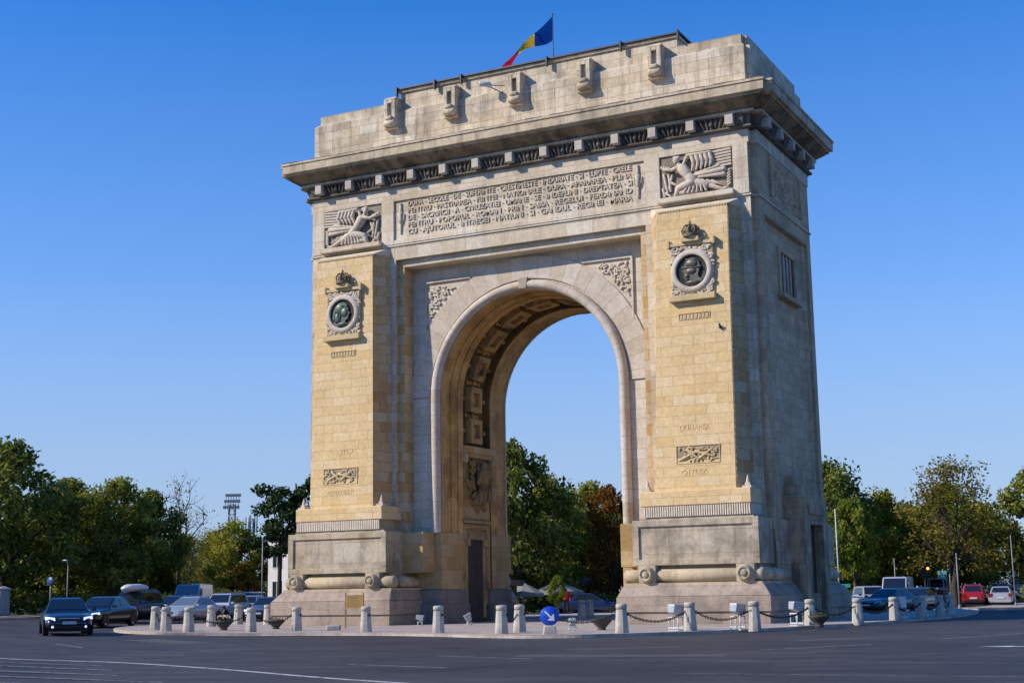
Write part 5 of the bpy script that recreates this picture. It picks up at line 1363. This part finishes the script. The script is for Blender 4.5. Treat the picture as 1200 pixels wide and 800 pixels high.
LM = {'dark': leafmat('dark_green_leaves', [(0.045,0.067,0.018),(0.096,0.128,0.031),(0.166,0.198,0.049),(0.269,0.269,0.074)]),
      'mid': leafmat('mid_green_leaves', [(0.074,0.096,0.023),(0.151,0.179,0.038),(0.243,0.262,0.059),(0.358,0.333,0.090)]),
      'bright': leafmat('bright_green_leaves', [(0.064,0.109,0.015),(0.115,0.166,0.023),(0.179,0.218,0.032),(0.243,0.256,0.051)]),
      'yellow': leafmat('yellow_green_leaves', [(0.115,0.134,0.020),(0.192,0.211,0.031),(0.282,0.275,0.041),(0.360,0.307,0.051)]),
      'brown': leafmat('brown_leaves', [(0.109,0.100,0.026),(0.173,0.151,0.036),(0.243,0.192,0.046),(0.307,0.218,0.058)]),
      'autumn': leafmat('rust_leaves', [(0.077,0.038,0.015),(0.154,0.064,0.019),(0.230,0.096,0.026),(0.205,0.141,0.032)]),
      'pine': leafmat('pine_needles', [(.016,.032,.014),(.028,.052,.02),(.045,.075,.028),(.065,.09,.033)], .1)}
def crown_mesh(name, clusters, n_leaf, size, seed, flatten=1.0, upbias=.5):
    rg = np.random.default_rng(seed); P = []; T = []
    for (c, r, k) in clusters:
        m = int(n_leaf*k*.78); d = rg.normal(size=(m,3)); d /= np.linalg.norm(d, axis=1)[:,None]
        rad = r*(rg.random(m)**.45)[:,None]; lump = 1+.25*np.sin(d[:,0:1]*5+c[0])*np.cos(d[:,1:2]*6+c[1])
        p = np.array(c)+d*rad*lump*np.array([1,1,flatten]); P.append(np.c_[p, d])
        base = rg.normal(.5, .23); T.append(np.clip(base+rg.normal(0,.12,m)+.16*d[:,2], 0, 1))  # paints sunlit foliage: clumps lighter on top and in patches
    A = np.concatenate(P); T = np.concatenate(T); m = len(A); p = A[:,:3]; d = A[:,3:]
    nrm = rg.normal(size=(m,3))*.8+d*.6; nrm[:,2] += upbias; nrm /= np.linalg.norm(nrm, axis=1)[:,None]
    a = np.cross(nrm, rg.normal(size=(m,3))); a /= np.linalg.norm(a, axis=1)[:,None]; b = np.cross(nrm, a)
    s = (size*(.6+.8*rg.random(m)))[:,None]
    V = np.stack([p-a*s, p-b*s*.55, p+a*s, p+b*s*.55], 1).reshape(-1,3)
    me = bpy.data.meshes.new(name); me.vertices.add(4*m); me.vertices.foreach_set('co', V.ravel().astype(np.float32))
    me.loops.add(4*m); me.polygons.add(m); me.loops.foreach_set('vertex_index', np.arange(4*m, dtype=np.int32)); me.polygons.foreach_set('loop_start', np.arange(0,4*m,4, dtype=np.int32)); me.update()
    at = me.attributes.new('tint', 'FLOAT', 'FACE'); at.data.foreach_set('value', T.astype(np.float32)); me.validate(); return me
def trunk_mesh(name, tips, h0, r, seed, lean=(0,0), twigs=0):
    rr = random.Random(seed); mb = MB(); fork = Vector((lean[0]*h0, lean[1]*h0, h0))
    mb.tube([(0,0,-.3),(0,0,.05),(lean[0]*h0*.3+rr.uniform(-.1,.1),lean[1]*h0*.3,h0*.4),fork*.75+Vector((rr.uniform(-.12,.12),rr.uniform(-.12,.12),0)),fork], [r*1.5,r*1.15,r*.95,r*.85,r*.7], 8)
    for tp in tips:
        tp = Vector(tp); s = fork*rr.uniform(.8,1.0); mid = s.lerp(tp, .5)+Vector((rr.uniform(-.4,.4), rr.uniform(-.4,.4), rr.uniform(-.1,.5)))
        mb.tube([s, s.lerp(mid,.5)+Vector((rr.uniform(-.15,.15),rr.uniform(-.15,.15),.1)), mid, mid.lerp(tp,.6)+Vector((rr.uniform(-.2,.2),rr.uniform(-.2,.2),.1)), tp], [r*.5,r*.42,r*.3,r*.18,r*.05], 6)
        for q in range(2+twigs):
            b0 = mid.lerp(tp, rr.random()); e = b0+Vector((rr.gauss(0,.7), rr.gauss(0,.7), rr.uniform(.1,1.1)))
            m2 = b0.lerp(e,.5)+Vector((rr.uniform(-.15,.15),)*3)
            mb.tube([b0, m2, e], [r*.14,r*.09,r*.03], 4)
            if twigs:
                for w in range(3):
                    e2 = m2.lerp(e, rr.random()); mb.tube([e2, e2+Vector((rr.gauss(0,.4), rr.gauss(0,.4), rr.uniform(0,.7)))], [r*.05,r*.015], 3)
    return mb
def make_tree(kind, seed, mat, bark, h0=2.6, wid=3.4, n=30, leaf=.17, nl=380, top=10.0, name='tree', low=None, density=1.0, lean=(0,0), flatten=.8, twigs=0, nat='leafy_tree'):
    """unit tree ten metres tall; returns a hidden-free prototype that is placed by its first use"""
    rr = random.Random(seed); cl = []; z0 = low if low is not None else h0*.8
    for i in range(n):
        f = (i+.5)/n; z = z0+(top-.7-z0)*f
        env = wid*(sin(pi*min(1, (.18+.82*f))**1.15)**.65 if kind != 'pine' else (1-.25*f))
        a = i*2.4+rr.uniform(-.5,.5); q = env*sqrt(rr.uniform(.12,1))
        cl.append(((cos(a)*q+lean[0]*z, sin(a)*q+lean[1]*z, z+rr.uniform(-.3,.3)), rr.uniform(.75,1.35)*wid/3.4, rr.uniform(.7,1.2)*density))
    cl.append(((lean[0]*top,lean[1]*top,top-.8), .9*wid/3.4, .9*density))
    t = thing(nat, 'tree', 'tree'); 
    tips = [c[0] for c in cl[::2]][:16]
    trunk_mesh('trunk', tips, h0, .20, seed, lean, twigs).build('trunk', bark, t)
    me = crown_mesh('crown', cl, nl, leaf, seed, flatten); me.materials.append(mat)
    o = bpy.data.objects.new('crown', me); COL.objects.link(o); o.parent = t
    return t
PROTO = {
 'dark': [make_tree('b', 1, LM['dark'], M_bark, 2.4, 3.9, 36, .17, 420, low=1.7), make_tree('b', 2, LM['dark'], M_bark, 2.8, 3.3, 34, .17, 420, low=2.0)],
 'mid': [make_tree('b', 3, LM['mid'], M_bark, 2.4, 3.6, 34, .17, 400, low=1.7), make_tree('b', 4, LM['mid'], M_bark, 2.8, 3.2, 32, .17, 380, low=2.2)],
 'bright': [make_tree('b', 5, LM['bright'], M_bark2, 3.0, 3.3, 30, .19, 330, low=3.2)],
 'yellow': [make_tree('b', 6, LM['yellow'], M_bark, 3.2, 3.5, 28, .17, 270, low=3.0), make_tree('b', 7, LM['yellow'], M_bark, 2.6, 3.4, 30, .17, 330, low=2.2)],
 'brown': [make_tree('b', 8, LM['brown'], M_bark, 3.0, 3.4, 34, .11, 210, low=2.6, twigs=3)],
 'autumn': [make_tree('b', 9, LM['autumn'], M_bark, 2.2, 3.2, 28, .17, 260, low=1.6)],
 'pine': [make_tree('pine', 10, LM['pine'], M_bark, 5.4, 3.0, 17, .16, 420, low=4.6, lean=(-.03,.0), flatten=.55, nat='pine_tree')],
 'bare': [make_tree('b', 12, LM['brown'], M_bark, 3.4, 2.9, 24, .12, 16, low=4.4, twigs=6, nat='bare_tree')]}
USED = set()
def tree(kind, x, y, h, label, v=0, wide=1.0, rz=None, group=None, z=None):
    p = PROTO[kind][v % len(PROTO[kind])]
    if p.name in USED: o = copy_tree(p)
    else: o = p; USED.add(p.name)
    o.location = (x, y, (gz(x, y)+.08) if z is None else z); k = h/10.0
    o.scale = (k*wide, k*wide, k); o.rotation_euler = (0, 0, R.uniform(0, 6.28) if rz is None else rz)
    if 'group' in o.keys(): del o['group']
    return tag(o, label, 'tree', group)
# left
tree('dark',-46.6,7.4,12.3,'tallest dark green tree at the left edge',0,.98)
tree('mid',-47.6,14.8,10.0,'broad mid green tree behind the navy sedan',0,1.05)
tree('mid',-42.9,14.4,9.9,'green tree right of the broad one, above the black sedan',1,1.0)
tree('dark',-45.4,21.0,9.6,'dark tree above the roof box on the left',1,.85)
tree('bare',-47.3,26.4,11.0,'nearly bare twiggy tree standing above the left queue',0,.9)
tree('brown',-60.5,48.5,7.6,'brownish thin tree at the far end of the left road',0,1.0)
tree('brown',-68.3,52.3,7.6,'brownish tree filling the end of the left road',0,1.1)
tree('mid',-74,58,8.0,'green tree furthest away at the end of the left road',1,1.0)
tree('brown',-62.5,41.5,6.6,'small brownish tree below the bare twiggy one',0,1.1)
tree('yellow',-57.2,46.2,8.5,'yellow green tree with dark forked trunk below the floodlight mast',0,1.0)
tree('autumn',-56.0,47.0,7.2,'rust coloured tree right of the yellow green one',0,1.0)
tree('autumn',-62.5,60.0,7.0,'rust coloured tree far behind the left road',0,1.1)
tree('yellow',-76,66,8.8,'small yellow green tree furthest left of the rust coloured ones',1,.9)
tree('pine',-32.0,19.5,9.6,'dark leaning pine left of the arch',0,.95,2.6)
tree('pine',-31.0,23.0,10.8,'second dark pine half hidden behind the arch',0,.9,.4)
BG = 'dark trees in the far row behind the left trees'
for i, (x, y, h) in enumerate(((-67.2,30.4,10.8),(-63.9,34.4,9.8),(-62.5,38.5,9.0),(-74,24,11.5),(-58,22,8.5),(-70,45,8.6),(-60,14,10.5))):
    tree('dark', x, y, h, 'dark tree in the shaded row behind the first left trees', i, 1.15, group=BG)
# through the arch
tree('dark',-16.9,27.4,12.6,'tall dark tree at the left of the arch opening',0,.80)
tree('mid',-16.4,32.4,10.4,'green tree in the middle of the arch opening',0,.85)
tree('mid',-16.2,39.5,10.3,'green tree right of the middle in the arch opening',1,.85)
tree('autumn',-12.4,34.6,9.7,'reddish brown tree at the right of the arch opening',0,.85)
tree('mid',-11.8,43.0,10.0,'tree hidden behind the right pedestal',0,.9)
tree('dark',-23.6,33.6,12.0,'tree hidden behind the left pedestal',1,.85)
for i, (x, y, h) in enumerate(((-26.6,49,9.2),(-24,52.4,9.2),(-21,55.8,8.8),(-18.6,52,8.2),(-29,44,9))):
    tree('dark', x, y, h, 'dark tree in the shaded row seen through the arch', i, 1.25, group='dark trees in the far row seen through the arch')
# right
tree('dark',-1.9,58.3,12.7,'big dark green tree right against the shaded end of the arch',0,.95)
tree('bright',3.15,46.3,8.3,'small bright green tree right of the white pole',0,.80)
tree('yellow',1.9,63.6,10.2,'yellow green tree behind the bright green one',1,1.0)
tree('mid',3.4,72.3,9.0,'mid green tree left of the tall brown tree',1,1.0)
tree('brown',8.6,58.2,12.2,'tall brownish half bare tree at the right',0,1.15,1.0)
tree('yellow',7.2,66,10.6,'yellow tree right behind the tall brownish one',0,1.1)
tree('mid',14.3,66.5,11.6,'tall green tree behind the red estate',0,1.05)
tree('mid',17.6,72,10.6,'green tree at the right edge',1,1.0)
tree('yellow',19.4,63.0,10.4,'yellow green tree beyond the right edge',0,1.0)
tree('brown',16.9,80,9.5,'brown tree behind the white van on the right',0,1.0)
for i, (x, y, h) in enumerate(((-5.9,64,10.5),(-4.9,85,10),(-1.7,89,10.4),(2.5,88,9.8),(4.4,96,10.6),(-9.6,82,9.6),(.5,93,10.2),(17.5,98,11),(22,92,11),(15.8,108,11.5),(-7.5,74,9.5),(1.0,78,9.2),(5.0,80,9.0),(25,80,10.5))):
    tree('dark' if i % 3 else 'mid', x, y, h, 'dark tree in the shaded row behind the right trees', i, 1.15, group='dark trees in the far row on the right')
# small standard tree before the parasols
t = tree('bright',-8.4,16.9,2.5,'tiny round standard tree in front of the parasols',0,.75)
# unused prototypes must not stay in the picture
for k, L_ in PROTO.items():
    for p in L_:
        if p.name not in USED:
            for ch in list(p.children): bpy.data.objects.remove(ch)
            bpy.data.objects.remove(p)
def hedge(x, y, rz, L, h, label, seed):
    rr = random.Random(seed); cl = [((-L/2+L*i/(L*1.2), rr.uniform(-.3,.3), h*.5+rr.uniform(-.1,.2)), h*.62, 1.0) for i in range(int(L*1.2)+1)]
    me = crown_mesh('hedge', cl, 260, .16, seed, .9); me.materials.append(LM['dark']); o = bpy.data.objects.new('hedge', me); COL.objects.link(o)
    o.location = (x, y, gz(x, y)+.05); o.rotation_euler = (0,0,rz); tag(o, label, 'hedge'); return o
hedge(-45.5,9.5,radians(62),14,1.6,'dark hedge under the trees at the far left',31)
hedge(-47.5,22,radians(55),16,1.6,'dark hedge under the trees behind the black cars',32)
hedge(-15.5,29,radians(22),18,1.3,'low dark hedge behind the parasols',33)
hedge(1.5,60,radians(80),16,1.4,'dark hedge behind the queue of cars on the right',34)
hedge(16.5,60,radians(88),24,1.5,'dark hedge behind the red estate',35)

for i, (x, y, rz, L_, h) in enumerate(((-70,36,62,46,4.2),(-95,95,65,70,5.5),(-22,62,25,50,4.0),(4,104,15,46,4.2),(30,110,15,40,4.4),(-75,62,150,26,4.5))):
    hedge(x, y, radians(rz), L_, h, ('tall dark hedge closing the left road','far dark thicket at the end of the left road','dark thicket behind the trees in the arch opening','dark thicket behind the queue on the right','dark thicket behind the white van','dark thicket crossing behind the yellow green tree on the left')[i], 40+i)

# ------------------------------------------------------------------ camera, light, sky
cd = bpy.data.cameras.new('camera'); cam = bpy.data.objects.new('camera', cd); COL.objects.link(cam); sc.camera = cam
f = Vector((-sin(YAW)*cos(PIT), cos(YAW)*cos(PIT), sin(PIT))); r = Vector((cos(YAW), sin(YAW), 0)); u = r.cross(f)
r2 = r*cos(ROLL)+u*sin(ROLL); u2 = -r*sin(ROLL)+u*cos(ROLL)
cam.matrix_world = Matrix(((r2.x,u2.x,-f.x,CAM.x),(r2.y,u2.y,-f.y,CAM.y),(r2.z,u2.z,-f.z,CAM.z),(0,0,0,1)))
cd.sensor_width = 36; cd.lens = 1660.43/1200*36; cd.clip_start = .5; cd.clip_end = 8000
AZS, ELS = radians(50), radians(34)
to = Vector((-sin(AZS)*cos(ELS), -cos(AZS)*cos(ELS), sin(ELS)))
sd = bpy.data.lights.new('sun', 'SUN'); sun = bpy.data.objects.new('sun', sd); COL.objects.link(sun)
sd.energy = 5.0; sd.angle = radians(.53); sd.color = (1.0,.91,.78)
sun.rotation_euler = to.to_track_quat('Z', 'Y').to_euler(); sun.location = to*200
w = bpy.data.worlds.new('World'); sc.world = w; w.use_nodes = True; nt = w.node_tree; bg = nt.nodes['Background']
sky = nt.nodes.new('ShaderNodeTexSky'); sky.sky_type = 'NISHITA'; sky.sun_disc = False; sky.sun_elevation = ELS; sky.sun_rotation = atan2(to.x, to.y)
sky.air_density = 1.0; sky.dust_density = .0; sky.ozone_density = 3.0; sky.altitude = 100
hs = nt.nodes.new('ShaderNodeHueSaturation'); hs.inputs['Saturation'].default_value = 1.38; hs.inputs['Value'].default_value = 1.0
nt.links.new(sky.outputs[0], hs.inputs['Color']); tcw = nt.nodes.new('ShaderNodeTexCoord'); spw = nt.nodes.new('ShaderNodeSeparateXYZ'); nt.links.new(tcw.outputs['Generated'], spw.inputs[0])
hz = ramp(nt, spw.outputs[2], [(0, (.92,)*3), (.10, (.72,)*3), (.22, (.30,)*3), (.42, (0,)*3)])
nt.links.new(mixc(nt, hz, mixc(nt, 1, hs.outputs[0], (.82,.97,1.28), 'MULTIPLY'), (2.35,3.05,4.5)), bg.inputs['Color']); bg.inputs['Strength'].default_value = .155
sc.view_settings.view_transform = 'Standard'; sc.view_settings.look = 'None'; sc.view_settings.exposure = 0; sc.view_settings.gamma = 1
sc.render.engine = 'CYCLES'; sc.cycles.use_adaptive_sampling = True; sc.cycles.adaptive_threshold = .02; sc.cycles.max_bounces = 5; sc.cycles.diffuse_bounces = 2; sc.cycles.glossy_bounces = 3; sc.cycles.transparent_max_bounces = 4
